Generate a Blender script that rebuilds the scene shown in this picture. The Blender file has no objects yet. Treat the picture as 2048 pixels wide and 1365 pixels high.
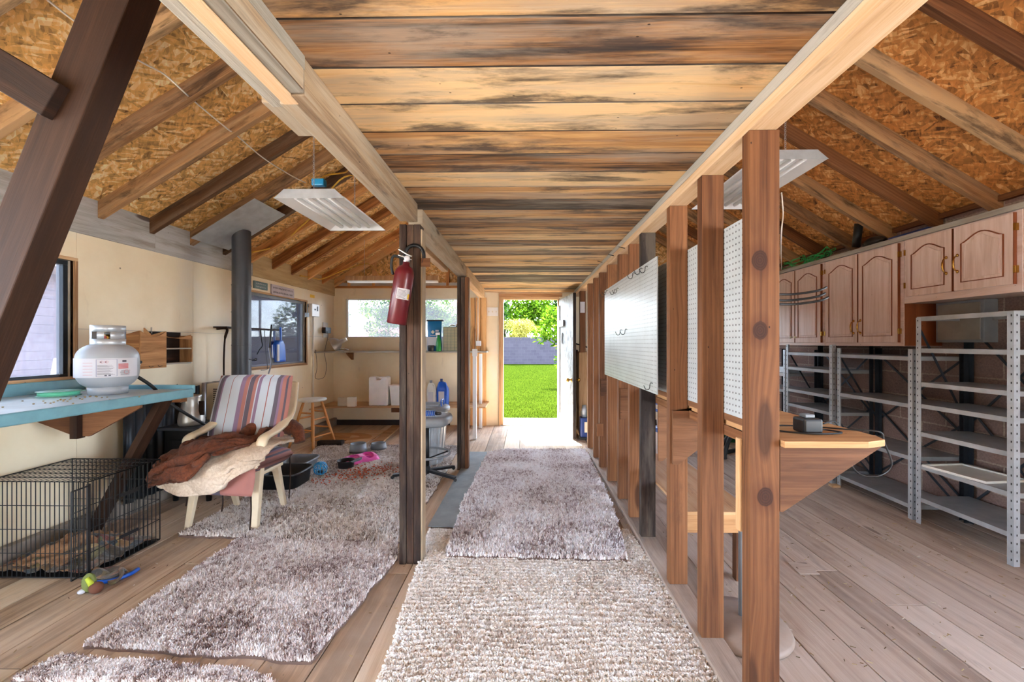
import bpy, math, random
import numpy as np
from mathutils import Vector, Matrix, noise, Euler
random.seed(7); np.random.seed(7)
C = bpy.context.scene.collection
S = bpy.context.scene
V = Vector
# ---------------------------------------------------------------- camera
CAM_H = 1.32; FPX = 840.0; YAW = math.radians(0.9)
cam = bpy.data.cameras.new('camera'); camo = bpy.data.objects.new('camera', cam); C.objects.link(camo)
camo.location = (0, 0, CAM_H); camo.rotation_euler = (math.pi/2, 0, YAW)
cam.sensor_width = 36; cam.lens = FPX/2048*36
cam.shift_x = -13/2048; cam.shift_y = 4.5/2048
cam.clip_start = 0.05; cam.clip_end = 300
S.camera = camo
# ---------------------------------------------------------------- sky, sun, exposure
w = bpy.data.worlds.new('sky'); S.world = w; w.use_nodes = True
wn = w.node_tree; wn.nodes.clear()
sky = wn.nodes.new('ShaderNodeTexSky'); sky.sky_type = 'HOSEK_WILKIE'; sky.turbidity = 3.5; sky.ground_albedo = .4
sky.sun_direction = V((-.36, 1.4, 2.0)).normalized()
hs = wn.nodes.new('ShaderNodeHueSaturation'); hs.inputs['Saturation'].default_value = .62
bg = wn.nodes.new('ShaderNodeBackground'); bg.inputs['Strength'].default_value = 4.6
wo = wn.nodes.new('ShaderNodeOutputWorld')
wn.links.new(sky.outputs[0], hs.inputs['Color']); wn.links.new(hs.outputs[0], bg.inputs[0]); wn.links.new(bg.outputs[0], wo.inputs[0])
sl = bpy.data.lights.new('sun', 'SUN'); sl.energy = 3.6; sl.angle = math.radians(.6); sl.color = (1, .98, .95)
so = bpy.data.objects.new('sun', sl); C.objects.link(so); so.location = (-4, 20, 25)
so.rotation_euler = V((.36, -1.4, -2.0)).to_track_quat('-Z', 'Y').to_euler()
S.view_settings.view_transform = 'Standard'; S.view_settings.look = 'None'; S.view_settings.gamma = 1
S.view_settings.use_curve_mapping = False
S.view_settings.exposure = 4.5
S.cycles.max_bounces = 9; S.cycles.diffuse_bounces = 7; S.cycles.glossy_bounces = 3; S.cycles.transparent_max_bounces = 16
S.cycles.use_denoising = True; S.cycles.sample_clamp_indirect = 8
S.cycles.caustics_reflective = False; S.cycles.caustics_refractive = False
# ---------------------------------------------------------------- where a point of the picture stands in the room
_c, _s = math.cos(YAW), math.sin(YAW)
def W(px, py, Y):
    t = (px-1037)/FPX; X = Y*(t*_c-_s)/(_c+t*_s); d = Y*_c-X*_s
    return V((X, Y, CAM_H-(py-687)/FPX*d))
def XW(px, py, X):
    t = (px-1037)/FPX; Y = X*(_c+t*_s)/(t*_c-_s); d = Y*_c-X*_s
    return V((X, Y, CAM_H-(py-687)/FPX*d))
def F(px, py, h=0.0):
    d = (CAM_H-h)*FPX/(py-687); r = (px-1037)/FPX*d
    return V((r*_c-d*_s, d*_c+r*_s, h))
# ---------------------------------------------------------------- mesh building
def wm(o):
    return (wm(o.parent) if o.parent else Matrix()) @ o.matrix_basis
class MB:
    def __init__(s): s.v = []; s.f = []; s.uv = []; s.r = []; s.sm = []
    def face(s, idx, uv=None, r=0.5, sm=False):
        s.f.append(tuple(idx)); s.uv.extend(uv if uv else [(0, 0)]*len(idx)); s.r.append(r); s.sm.append(sm)
    def box(s, x0, x1, y0, y1, z0, z1, M=None, r=None, ax=None):
        if r is None: r = random.random()
        d = (x1-x0, y1-y0, z1-z0)
        if ax is None: ax = max(range(3), key=lambda i: abs(d[i]))
        b = len(s.v); P = [V((x, y, z)) for x in (x0, x1) for y in (y0, y1) for z in (z0, z1)]
        ou, ov = random.uniform(0, 40), random.uniform(0, 40)
        for k, q in enumerate(((0,1,3,2),(4,6,7,5),(0,4,5,1),(2,3,7,6),(0,2,6,4),(1,5,7,3))):
            na = k//2
            oth = [i for i in range(3) if i != na]
            if ax in oth: ua = ax; va = [i for i in oth if i != ax][0]
            else: ua, va = oth
            s.face([b+i for i in q], [(P[i][ua]+ou, P[i][va]+ov+k*3.1) for i in q], r)
        s.v.extend([(M @ p) if M else p for p in P]); return s
    def beam(s, p, q, w, t, up=(0,0,1), r=None):
        p, q = V(p), V(q); d = q-p; L = d.length; x = d.normalized(); y = V(up).cross(x)
        if y.length < 1e-5: y = V((0,1,0)).cross(x)
        if y.length < 1e-5: y = V((1,0,0)).cross(x)
        y.normalize(); z = x.cross(y)
        M = Matrix(((x.x,y.x,z.x,p.x),(x.y,y.y,z.y,p.y),(x.z,y.z,z.z,p.z),(0,0,0,1)))
        return s.box(0, L, -w/2, w/2, -t/2, t/2, M, r, 0)
    def tube(s, pts, r, n=8, closed=False, caps=True, rn=.5):
        pts = [V(p) for p in pts]; m = len(pts); b = len(s.v)
        rs = r if isinstance(r, (list, tuple)) else [r]*m
        nrm = None; acc = 0
        for i, p in enumerate(pts):
            if closed: t = pts[(i+1) % m]-pts[i-1]
            else: t = pts[min(i+1, m-1)]-pts[max(i-1, 0)]
            if t.length < 1e-9: t = V((0,0,1))
            t.normalize()
            if nrm is None:
                nrm = t.cross(V((0,0,1)))
                if nrm.length < .1: nrm = t.cross(V((1,0,0)))
            nrm = (nrm-t*nrm.dot(t)).normalized(); bn = t.cross(nrm)
            for k in range(n):
                a = 2*math.pi*k/n
                s.v.append(p+(nrm*math.cos(a)+bn*math.sin(a))*rs[i])
        for i in range(m if closed else m-1):
            L = (pts[(i+1) % m]-pts[i]).length
            for k in range(n):
                a, c = b+i*n+k, b+i*n+(k+1) % n; j = (i+1) % m
                e, f_ = b+j*n+(k+1) % n, b+j*n+k
                u0, u1 = acc, acc+L; v0, v1 = k*.02, (k+1)*.02
                s.face((a, c, e, f_), [(u0,v0),(u0,v1),(u1,v1),(u1,v0)], rn, True)
            acc += L
        if caps and not closed:
            s.face([b+k for k in range(n)][::-1], None, rn); s.face([b+(m-1)*n+k for k in range(n)], None, rn)
        return s
    def lathe(s, prof, c=(0,0,0), n=32, M=None, a0=0, a1=2*math.pi, rn=.5, sx=1, sy=1):
        c = V(c); b = len(s.v); full = abs(a1-a0-2*math.pi) < 1e-6; cols = n if full else n+1; m = len(prof)
        for j in range(cols):
            a = a0+(a1-a0)*j/n
            for (r, z) in prof:
                p = V((r*math.cos(a)*sx, r*math.sin(a)*sy, z)); s.v.append((M @ p if M else p)+c)
        for j in range(n):
            k = (j+1) % cols if full else j+1
            for i in range(m-1):
                s.face((b+j*m+i, b+k*m+i, b+k*m+i+1, b+j*m+i+1), [(prof[i][1], j/n),(prof[i][1],(j+1)/n),(prof[i+1][1],(j+1)/n),(prof[i+1][1], j/n)], rn, True)
        return s
    def prism(s, poly, d, M=None, r=None):
        # poly: 2-D outline in local x,y ; extruded along local z by d
        if r is None: r = random.random()
        b = len(s.v); n = len(poly); ou, ov = random.uniform(0, 40), random.uniform(0, 40)
        for z in (0, d):
            for p in poly:
                q = V((p[0], p[1], z)); s.v.append(M @ q if M else q)
        s.face([b+i for i in range(n)][::-1], [(poly[i][0]+ou, poly[i][1]+ov) for i in range(n)][::-1], r)
        s.face([b+n+i for i in range(n)], [(poly[i][0]+ou, poly[i][1]+ov) for i in range(n)], r)
        for i in range(n):
            j = (i+1) % n; L = math.hypot(poly[j][0]-poly[i][0], poly[j][1]-poly[i][1])
            s.face((b+i, b+j, b+n+j, b+n+i), [(ou,ov),(ou+L,ov),(ou+L,ov+d),(ou,ov+d)], r)
        return s
    def grid(s, fn, nu, nv, closed_u=False, rn=.5):
        b = len(s.v)
        for i in range(nu+1):
            for j in range(nv+1): s.v.append(V(fn(i/nu, j/nv)))
        for i in range(nu):
            for j in range(nv):
                a = b+i*(nv+1)+j
                s.face((a, a+nv+1, a+nv+2, a+1), [(i/nu,j/nv),((i+1)/nu,j/nv),((i+1)/nu,(j+1)/nv),(i/nu,(j+1)/nv)], rn, True)
        return s
    def ball(s, c, rx, ry=None, rz=None, n=12, m=8, M=None):
        ry = ry or rx; rz = rz or rx; c = V(c); b = len(s.v)
        def fn(u, v):
            a, p = 2*math.pi*u, math.pi*(v-.5)
            q = V((rx*math.cos(a)*math.cos(p), ry*math.sin(a)*math.cos(p), rz*math.sin(p)))
            return (M @ q if M else q)+c
        return s.grid(fn, n, m)
    def build(s, name, mat, parent=None, bevel=0, sub=0, solid=0, merge=False):
        me = bpy.data.meshes.new(name); vs = s.v
        loc = None
        if parent:
            I = wm(parent).inverted(); vs = [I @ V(p) for p in vs]
        else:
            A = np.array([tuple(p) for p in vs]); lo, hi = A.min(0), A.max(0)
            loc = V(((lo[0]+hi[0])/2, (lo[1]+hi[1])/2, lo[2])); vs = [V(p)-loc for p in vs]
        me.from_pydata([tuple(p) for p in vs], [], s.f)
        ul = me.uv_layers.new(name='UVMap'); ul.data.foreach_set('uv', np.array(s.uv, dtype=np.float32).ravel())
        at = me.attributes.new('rnd', 'FLOAT', 'FACE'); at.data.foreach_set('value', np.array(s.r, dtype=np.float32))
        me.polygons.foreach_set('use_smooth', s.sm)
        me.materials.append(mat); me.validate(); me.update()
        o = bpy.data.objects.new(name, me); C.objects.link(o)
        if parent: o.parent = parent
        else: o.location = loc
        if merge:
            m = o.modifiers.new('w', 'WELD'); m.merge_threshold = .0004
        if solid:
            m = o.modifiers.new('s', 'SOLIDIFY'); m.thickness = solid; m.offset = 0
        if bevel:
            m = o.modifiers.new('b', 'BEVEL'); m.width = bevel; m.segments = 2; m.limit_method = 'ANGLE'; m.angle_limit = .7
        if sub:
            m = o.modifiers.new('ss', 'SUBSURF'); m.levels = sub; m.render_levels = sub
        return o
def T(o, label, cat, group=None):
    o['label'] = label; o['category'] = cat
    if group: o['group'] = group
    return o
def E(name, loc, label, cat, group=None, rz=0):
    o = bpy.data.objects.new(name, None); C.objects.link(o); o.location = V(loc); o.rotation_euler = (0, 0, rz)
    o.empty_display_size = .1
    return T(o, label, cat, group)
def ST(o): o['kind'] = 'structure'; return o
def stuff(o): o['kind'] = 'stuff'; return o
def bez(pts, n=8):
    # Catmull-Rom through points
    P = [V(p) for p in pts]; out = []
    for i in range(len(P)-1):
        a, b, c, d = P[max(i-1, 0)], P[i], P[i+1], P[min(i+2, len(P)-1)]
        for k in range(n):
            t = k/n
            out.append(.5*((2*b)+(c-a)*t+(2*a-5*b+4*c-d)*t*t+(3*b-a-3*c+d)*t**3))
    out.append(P[-1]); return out
def RX_(a): return Matrix.Rotation(a, 4, 'X')
def RY_(a): return Matrix.Rotation(a, 4, 'Y')
def RZ_(a): return Matrix.Rotation(a, 4, 'Z')
def TR(x, y, z): return Matrix.Translation((x, y, z))
# ---------------------------------------------------------------- materials
def lin(c):
    f = lambda x: x/12.92 if x <= .04045 else ((x+.055)/1.055)**2.4
    return tuple(f(v/255) for v in c[:3])+(1,)
class NT:
    def __init__(s, name):
        s.m = bpy.data.materials.new(name); s.m.use_nodes = True; s.t = s.m.node_tree; s.t.nodes.clear()
        s.out = s.n('ShaderNodeOutputMaterial')
    def n(s, kind, ins=None, **props):
        nd = s.t.nodes.new(kind)
        for k, v in props.items(): setattr(nd, k, v)
        if ins:
            for k, v in ins.items():
                sock = nd.inputs[k]
                if isinstance(v, bpy.types.NodeSocket): s.t.links.new(v, sock)
                elif isinstance(v, bpy.types.Node): s.t.links.new(v.outputs[0], sock)
                else: sock.default_value = v
        return nd
    def ramp(s, fac, stops, interp='LINEAR'):
        nd = s.n('ShaderNodeValToRGB', {0: fac}); cr = nd.color_ramp; cr.interpolation = interp
        while len(cr.elements) < len(stops): cr.elements.new(.5)
        for e, (p, c) in zip(cr.elements, stops):
            e.position = p; e.color = c if len(c) == 4 else tuple(c)+(1,)
        return nd.outputs[0]
    def math(s, op, a, b=0.0, c=0.0, clamp=False):
        return s.n('ShaderNodeMath', {0: a, 1: b, 2: c}, operation=op, use_clamp=clamp).outputs[0]
    def mr(s, v, a, b, c=0., d=1.): return s.n('ShaderNodeMapRange', {0: v, 1: a, 2: b, 3: c, 4: d}).outputs[0]
    def mix(s, f, a, b, mode='MIX'):
        nd = s.n('ShaderNodeMixRGB', {0: f, 1: a, 2: b}, blend_type=mode); return nd.outputs[0]
    def map(s, vec, sc=(1,1,1), loc=(0,0,0), rot=(0,0,0)):
        return s.n('ShaderNodeMapping', {'Vector': vec, 'Scale': sc, 'Location': loc, 'Rotation': rot}).outputs[0]
    def noise(s, vec, scale=1., det=4., rough=.5, dist=0.):
        return s.n('ShaderNodeTexNoise', {'Vector': vec, 'Scale': scale, 'Detail': det, 'Roughness': rough, 'Distortion': dist}).outputs[0]
    def vor(s, vec, scale=1., out=0, rnd=1., feature='F1'):
        return s.n('ShaderNodeTexVoronoi', {'Vector': vec, 'Scale': scale, 'Randomness': rnd}, feature=feature).outputs[out]
    def tc(s, k='Object'): return s.n('ShaderNodeTexCoord').outputs[k]
    def attr(s, k, o='Fac'): return s.n('ShaderNodeAttribute', attribute_name=k).outputs[o]
    def fin(s, col, rough=.6, metal=0., bump=None, bs=.3, bd=.01, **extra):
        p = s.n('ShaderNodeBsdfPrincipled', {'Base Color': col, 'Roughness': rough, 'Metallic': metal})
        for k, v in extra.items():
            k = k.replace('_', ' ')
            if isinstance(v, bpy.types.NodeSocket): s.t.links.new(v, p.inputs[k])
            else: p.inputs[k].default_value = v
        if bump is not None:
            b = s.n('ShaderNodeBump', {'Height': bump, 'Strength': bs, 'Distance': bd}); s.t.links.new(b.outputs[0], p.inputs['Normal'])
        s.t.links.new(p.outputs[0], s.out.inputs[0]); return s.m
def plain(name, rgb, rough=.5, metal=0., var=.12, nscale=6., bs=0.1, **k):
    t = NT(name); o = t.tc(); n = t.noise(o, nscale, 5, .6); c = lin(rgb)
    d = tuple(x*(1-var*1.6) for x in c[:3])+(1,); l = tuple(min(1, x*(1+var)) for x in c[:3])+(1,)
    n2 = t.noise(o, nscale*12, 2)
    return t.fin(t.ramp(n, [(.3, d), (.7, l)]), rough, metal, n2, bs, .002, **k)
def wood(name, cols, stain=None, samt=.0, sth=.52, knots=.5, rough=.75, tint=.35, uscale=1., bs=.35, gray=None, gamt=0., dust=None, damt=0., rings=0, kpos=None):
    t = NT(name); uv = t.tc('UV'); rnd = t.attr('rnd')
    off = t.n('ShaderNodeCombineXYZ', {0: t.math('MULTIPLY', rnd, 37.), 1: t.math('MULTIPLY', rnd, 91.)}).outputs[0]
    uv = t.n('ShaderNodeVectorMath', {0: uv, 1: off}, operation='ADD').outputs[0]
    kv = t.vor(t.map(uv, (1.5*uscale, 6*uscale, 1)), 1., 0); kc = t.vor(t.map(uv, (1.5*uscale, 6*uscale, 1)), 1., 1)
    wob = t.mr(kv, 0, .35, .25, 0)
    uvw = t.n('ShaderNodeVectorMath', {0: uv, 1: t.n('ShaderNodeCombineXYZ', {1: t.math('MULTIPLY', wob, .12)}).outputs[0]}, operation='ADD').outputs[0]
    A = t.noise(t.map(uvw, (1.3*uscale, 20*uscale, 1)), 1., 6, .62, .5)
    B = t.noise(t.map(uvw, (4*uscale, 190*uscale, 1)), 1., 3, .6)
    val = t.math('ADD', t.math('MULTIPLY', A, .72), t.math('MULTIPLY', B, .28))
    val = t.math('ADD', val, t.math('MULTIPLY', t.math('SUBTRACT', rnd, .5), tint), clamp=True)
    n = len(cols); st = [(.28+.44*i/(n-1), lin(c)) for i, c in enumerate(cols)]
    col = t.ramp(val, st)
    if rings:
        wv = t.n('ShaderNodeTexWave', {'Vector': t.map(uvw, (1.1, 14, 1)), 'Scale': 1., 'Distortion': 6., 'Detail': 2., 'Detail Scale': .6}, bands_direction='Y').outputs[1]
        col = t.mix(t.mr(wv, .2, .9, 0, rings), col, t.mix(1., col, (.45, .3, .22, 1), 'MULTIPLY'))
    if gray:
        G = t.noise(t.map(uv, (.8, 7, 1)), 1.3, 5, .65); col = t.mix(t.math('MULTIPLY', t.mr(G, .45, .62), gamt), col, lin(gray))
    if stain:
        Sn = t.noise(t.map(uv, (1.1, 5.5, 1), (5, 9, 0)), 1.5, 7, .68, .3)
        col = t.mix(t.math('MULTIPLY', t.mr(Sn, sth, sth+.13), samt), col, lin(stain))
    if knots:
        sel = t.mr(t.n('ShaderNodeSeparateColor', {0: kc}).outputs[0], 1-knots*.55, 1-knots*.55+.02)
        kd = t.math('MULTIPLY', t.mr(kv, .10, .15, 1, 0), sel)
        col = t.mix(t.math('MULTIPLY', kd, .8), col, lin((62, 34, 18)))
    if kpos:
        sx = t.n('ShaderNodeSeparateXYZ', {0: t.tc()})
        for (kx, kz, kr) in kpos:
            dx = t.math('SUBTRACT', sx.outputs[0], kx); dz = t.math('MULTIPLY', t.math('SUBTRACT', sx.outputs[2], kz), .85)
            dd = t.math('ADD', t.math('SQRT', t.math('ADD', t.math('MULTIPLY', dx, dx), t.math('MULTIPLY', dz, dz))), t.math('MULTIPLY', t.math('SUBTRACT', A, .5), .02))
            rg = t.math('ABSOLUTE', t.math('SINE', t.math('MULTIPLY', dd, 420.)))
            inn = t.mr(dd, kr*.85, kr, 1, 0); kc_ = t.mix(t.math('MULTIPLY', rg, .5), lin((66,34,18)), lin((34,18,12)))
            halo = t.mr(dd, kr, kr*2.2, .5, 0); col = t.mix(halo, col, t.mix(1., col, (.5, .34, .25, 1), 'MULTIPLY')); col = t.mix(inn, col, kc_)
    dots = t.vor(t.map(uv, (9, 14, 1), (3, 3, 0)), 1., 0)
    col = t.mix(t.mr(dots, .028, .045, .85, 0), col, lin((28, 20, 16)))
    if dust:
        D = t.noise(t.tc('Object'), .9, 6, .65); col = t.mix(t.math('MULTIPLY', t.mr(D, .3, .7), damt), col, lin(dust))
    h = t.math('ADD', t.math('MULTIPLY', A, .6), t.math('MULTIPLY', B, .4))
    return t.fin(col, rough, 0, h, bs, .006, Specular_IOR_Level=.3)
def osb(name, dark, mid, light):
    t = NT(name); uv = t.tc('UV'); L = []
    for i, (a, sx, sy) in enumerate(((.3, 11, 42), (1.5, 12, 36), (2.5, 13, 46), (.9, 24, 80))):
        m = t.map(uv, (sx, sy, 1), (i*7.3, i*3.1, 0)); r = t.map(uv, (1,1,1), (0,0,0), (0,0,a))
        m = t.map(r, (sx, sy, 1), (i*7.3, i*3.1, 0))
        dn = t.noise(r, 6, 2); m2 = t.n('ShaderNodeVectorMath', {0: m, 1: t.n('ShaderNodeCombineXYZ', {0: dn, 1: dn}).outputs[0]}, operation='ADD').outputs[0]
        L.append(t.n('ShaderNodeSeparateColor', {0: t.vor(m2, 1., 1)}).outputs[0])
    s1 = t.mr(t.noise(uv, 7, 1), .48, .52); s2 = t.mr(t.noise(t.map(uv, (1,1,1), (9,2,0)), 9, 1), .46, .54)
    v = t.mix(s1, L[0], L[1]); v = t.mix(s2, v, L[2]); v = t.mix(.3, v, L[3])
    big = t.noise(uv, 1.1, 5, .6)
    v = t.math('ADD', v, t.math('MULTIPLY', t.math('SUBTRACT', big, .5), .5), clamp=True)
    col = t.ramp(v, [(.0, lin(dark)), (.16, lin(tuple(x*.78 for x in mid))), (.42, lin(mid)), (.62, lin(tuple(min(255, x*1.1) for x in mid))), (.85, lin(light)), (1, lin(tuple(min(255, x+22) for x in light)))])
    fl = t.noise(t.map(uv, (1,1,1), (4,4,0)), 38, 3, .7)
    col = t.mix(t.mr(fl, .62, .7, 0, .6), col, lin(dark))
    return t.fin(col, .7, 0, v, .3, .004)
def attrmat(name, stops, rough=.9, bs=0, sheen=0.):
    t = NT(name); return t.fin(t.ramp(t.attr('rnd'), [(p, lin(c)) for p, c in stops]), rough, Specular_IOR_Level=.15 if rough > .85 else 0., Sheen_Weight=sheen)
M = {}
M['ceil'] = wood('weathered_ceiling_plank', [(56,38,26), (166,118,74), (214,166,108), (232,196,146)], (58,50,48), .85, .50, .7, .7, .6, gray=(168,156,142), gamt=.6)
M['beam'] = wood('weathered_beam_wood', [(88,70,54), (132,108,84), (162,138,110), (182,162,138)], (66,58,52), .7, .58, .5, gray=(170,164,150), gamt=.5)
M['tan'] = wood('fresh_tan_wood', [(140,104,72), (186,146,106), (208,172,132), (220,190,156)], (96,64,40), .5, .6, .5)
M['white_ply'] = wood('whitewashed_wood', [(124,116,104), (152,144,132), (168,162,150), (182,177,167)], (112,98,84), .5, .58, .0, bs=.8)
M['rafter'] = wood('rafter_wood', [(90,60,38), (142,104,70), (176,134,92), (196,158,114)], (48,36,28), .75, .5, .6, tint=.6, gray=(150,132,112), gamt=.35)
M['rafter2'] = wood('orange_rafter_wood', [(124,76,40), (188,126,74), (220,164,104), (234,188,132)], (60,40,26), .55, .56, .5, tint=.5)
M['stud'] = wood('stud_wood', [(78,46,26), (110,70,42), (130,86,54), (148,102,66)], (64,38,26), .45, .58, .8, tint=.35, rings=.3, uscale=.8, bs=.2)
M['knotty'] = wood('knotty_stud_wood', [(70,40,22), (100,62,36), (120,78,47), (136,92,58)], (60,34,24), .45, .58, .3, tint=.2, rings=.35, uscale=.8, bs=.2, kpos=[(-.017, 1.602, .030), (-.015, 1.363, .028), (.002, .795, .030)])
M['post'] = wood('dark_post_wood', [(34,21,17), (58,39,30), (84,60,46), (116,90,70)], (34,26,26), .8, .48, .4, tint=.8, gray=(130,118,104), gamt=.3)
M['brace'] = wood('dark_brown_brace_wood', [(20,10,6), (35,18,10), (48,27,15), (64,40,25)], (40,26,22), .6, .52, .3)
M['floor'] = wood('worn_floor_plank', [(126,98,74), (172,140,110), (198,170,140), (214,192,166)], (96,78,64), .5, .54, .25, .8, .4, dust=(212,198,182), damt=.6, bs=.3)
M['floor_r'] = wood('dusty_floor_plank', [(128,106,90), (164,142,124), (186,168,152), (202,186,172)], (96,82,74), .55, .53, .2, .8, .35, dust=(198,184,174), damt=.55, bs=.35)
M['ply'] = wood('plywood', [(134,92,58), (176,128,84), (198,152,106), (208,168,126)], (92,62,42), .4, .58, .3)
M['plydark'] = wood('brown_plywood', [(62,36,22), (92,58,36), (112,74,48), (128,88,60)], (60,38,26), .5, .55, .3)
M['blueboard'] = wood('blue_grey_fascia_board', [(140,138,132), (172,172,170), (190,192,194), (176,166,140)], (128,104,76), .45, .52, .2)
M['grayboard'] = wood('tan_fascia_board', [(148,122,84), (182,156,112), (198,172,128), (206,186,146)], (120,98,66), .35, .55, .2)
M['oak'] = wood('pinkish_sheen_oak', [(196,162,146), (218,190,176), (230,206,196), (238,220,214)], None, 0, .5, 0, .28, .12, uscale=1.3, bs=.12)  # pale base colour holds the whitish sheen of the cupboard fronts
M['oakdark_shade'] = wood('dark_shaded_oak', [(96,48,26), (134,70,38), (152,86,50)], None, 0, .5, 0, .4, .1, bs=.1)  # darker copy of the oak, shade painted onto edges and sides
M['stool'] = wood('honey_pine', [(168,104,48), (204,140,76), (222,164,100)], None, 0, .5, 0, .4, .1)
M['osb'] = osb('strand_board', (104,66,32), (216,166,96), (246,218,166))
M['osb_r'] = osb('amber_strand_board', (92,50,22), (196,130,66), (234,184,120))
def cream_mat():
    t = NT('cream_painted_board'); o = t.tc(); n = t.noise(o, 1.4, 6, .6)
    col = t.ramp(n, [(.3, lin((230,212,180))), (.55, lin((240,226,198))), (.75, lin((234,226,212)))])
    st = t.noise(t.map(o, (3, 3, .8)), 2, 6, .7); col = t.mix(t.mr(st, .62, .75, 0, .35), col, lin((170,150,124)))
    d = t.vor(o, 5.5, 0); col = t.mix(t.mr(d, .035, .055, .8, 0), col, lin((70,56,46)))
    return t.fin(col, .5, 0, t.noise(o, 30, 3), .08, .004)
M['cream'] = cream_mat()
def cmu(name, a, b, mortar, sc, sp):
    t = NT(name); uv = t.tc('UV')
    br = t.n('ShaderNodeTexBrick', {'Vector': uv, 'Color1': lin(a), 'Color2': lin(b), 'Mortar': lin(mortar), 'Scale': 1., 'Mortar Size': .007, 'Mortar Smooth': .2, 'Bias': 0., 'Brick Width': .40, 'Row Height': .20})
    n = t.noise(uv, 70, 4, .7); n2 = t.noise(uv, 2, 4, .6)
    col = t.mix(t.mr(n, .35, .7, 0, sp), br.outputs[0], lin(tuple(x*.5 for x in a)))
    col = t.mix(t.mr(n2, .3, .7, 0, .35), col, lin(tuple(min(255, x*1.2) for x in b)))
    h = t.math('ADD', t.math('MULTIPLY', br.outputs[1], -1.), t.math('MULTIPLY', n, .5))
    return t.fin(col, .9, 0, h, .6, .008)
M['cmu'] = cmu('purple_brown_block', (128,102,94), (150,122,112), (178,160,142), 1, .7)
M['cmu_out'] = cmu('garden_block', (50,43,52), (60,53,60), (74,69,72), 1, .3)
M['white'] = plain('white_enamel', (240,240,240), .3, var=.03)
M['whiteplastic'] = plain('white_plastic', (226,222,212), .4, var=.06)
M['creamplastic'] = plain('ivory_plastic', (224,212,186), .4, var=.08)
M['bin'] = plain('milky_plastic', (242,240,242), .35, var=.05, Subsurface_Weight=.1)
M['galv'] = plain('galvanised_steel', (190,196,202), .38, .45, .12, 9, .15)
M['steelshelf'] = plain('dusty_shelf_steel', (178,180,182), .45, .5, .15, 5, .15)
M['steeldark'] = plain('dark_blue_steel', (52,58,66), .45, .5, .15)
M['alu'] = plain('dull_aluminium', (196,194,190), .38, .6, .15)
M['chrome'] = plain('chrome', (200,200,200), .2, 1., .03)
M['brass'] = plain('brass', (196,150,72), .25, 1., .08)
M['blackm'] = plain('black_metal', (30,30,33), .45, .3, .2)
M['pipe'] = plain('grey_stove_pipe', (76,80,88), .42, .35, .15, 3)
M['blackp'] = plain('black_plastic', (34,34,36), .45, 0, .15)
M['rubber'] = plain('black_rubber', (28,28,30), .6, 0, .15)
M['graypl'] = plain('grey_plastic', (132,136,142), .5, 0, .12)
M['teal'] = plain('teal_laminate', (112,160,172), .32, 0, .18, 4)
M['tealtop'] = plain('dusty_teal_worktop', (178,196,204), .35, 0, .15, 5)
M['red'] = plain('dark_red_enamel', (98,14,28), .34, .1, .15, 8, Coat_Weight=.3)
M['tank'] = plain('pale_grey_enamel', (164,168,174), .35, 0, .07, 4)
M['label'] = plain('white_label', (200,198,204), .45, 0, .03)
M['ink'] = plain('dark_ink', (86,84,96), .6, 0, .05)
M['redink'] = plain('red_ink', (196,92,92), .6, 0, .05)
M['blueink'] = plain('blue_ink', (70,96,140), .6, 0, .05)
M['yellow'] = plain('yellow_plastic', (232,190,40), .5, 0, .08)
M['bluep'] = plain('blue_plastic', (26,92,196), .35, 0, .1)
M['lblue'] = plain('light_blue_plastic', (36,156,214), .35, 0, .1)
M['greenp'] = plain('green_plastic', (40,150,70), .3, 0, .1)
M['dgreen'] = plain('dark_green_plastic', (24,98,62), .45, 0, .15)
M['string'] = plain('bright_green_line', (46,206,108), .4, 0, .08)
M['mint'] = plain('mint_plastic', (160,222,200), .3, 0, .12, Transmission_Weight=.3)
M['pink'] = plain('pink_plastic', (232,96,176), .4, 0, .1)
M['concrete'] = plain('concrete', (196,190,180), .85, 0, .15, 3, .3)
M['curb'] = plain('rough_concrete', (150,138,126), .9, 0, .25, 9, .6)
M['baseblack'] = plain('black_base_strip', (48,40,40), .7, 0, .25, 5)
M['asphaltmat'] = plain('grey_rubber_mat', (134,140,142), .8, 0, .15, 6, .4)
M['cord'] = plain('white_wire', (226,218,208), .5, 0, .05)
M['ycord'] = plain('yellow_wire', (222,176,64), .5, 0, .1)
M['navy'] = plain('navy_blue_plastic', (34,58,120), .4, 0, .1)
def glass_mat(haze):
    t = NT('dusty_glass'); n = t.noise(t.tc(), 2.2, 5, .6)
    tr = t.n('ShaderNodeBsdfTransparent', {0: (.93, .95, .96, 1)}); df = t.n('ShaderNodeBsdfTranslucent', {0: (.16, .16, .2, 1)}); d2 = t.n('ShaderNodeBsdfDiffuse', {0: (.12, .12, .14, 1)})
    gl = t.n('ShaderNodeBsdfGlossy', {0: (1, 1, 1, 1), 'Roughness': .03})
    d = t.n('ShaderNodeMixShader', {0: .5, 1: df.outputs[0], 2: d2.outputs[0]})
    a = t.n('ShaderNodeMixShader', {0: t.mr(n, .3, .7, haze*.7, haze*1.3), 1: tr.outputs[0], 2: d.outputs[0]})
    b = t.n('ShaderNodeMixShader', {0: t.n('ShaderNodeFresnel', {0: 1.45}).outputs[0], 1: a.outputs[0], 2: gl.outputs[0]})
    t.t.links.new(b.outputs[0], t.out.inputs[0]); return t.m
M['glass'] = glass_mat(.33)
def pegmat():
    return plain('white_pegboard', (222,224,222), .35, 0, .05, 4)
M['peg'] = pegmat()
LX, RXW, BY, FY = -3.1, 3.3, 6.75, -1.6      # left wall, right wall, back wall, open front edge
EAVE, SL, RIDGE_X = 2.21, .61, .1
RZ = EAVE+SL*(RIDGE_X-LX)
CEIL = 2.14
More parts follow.
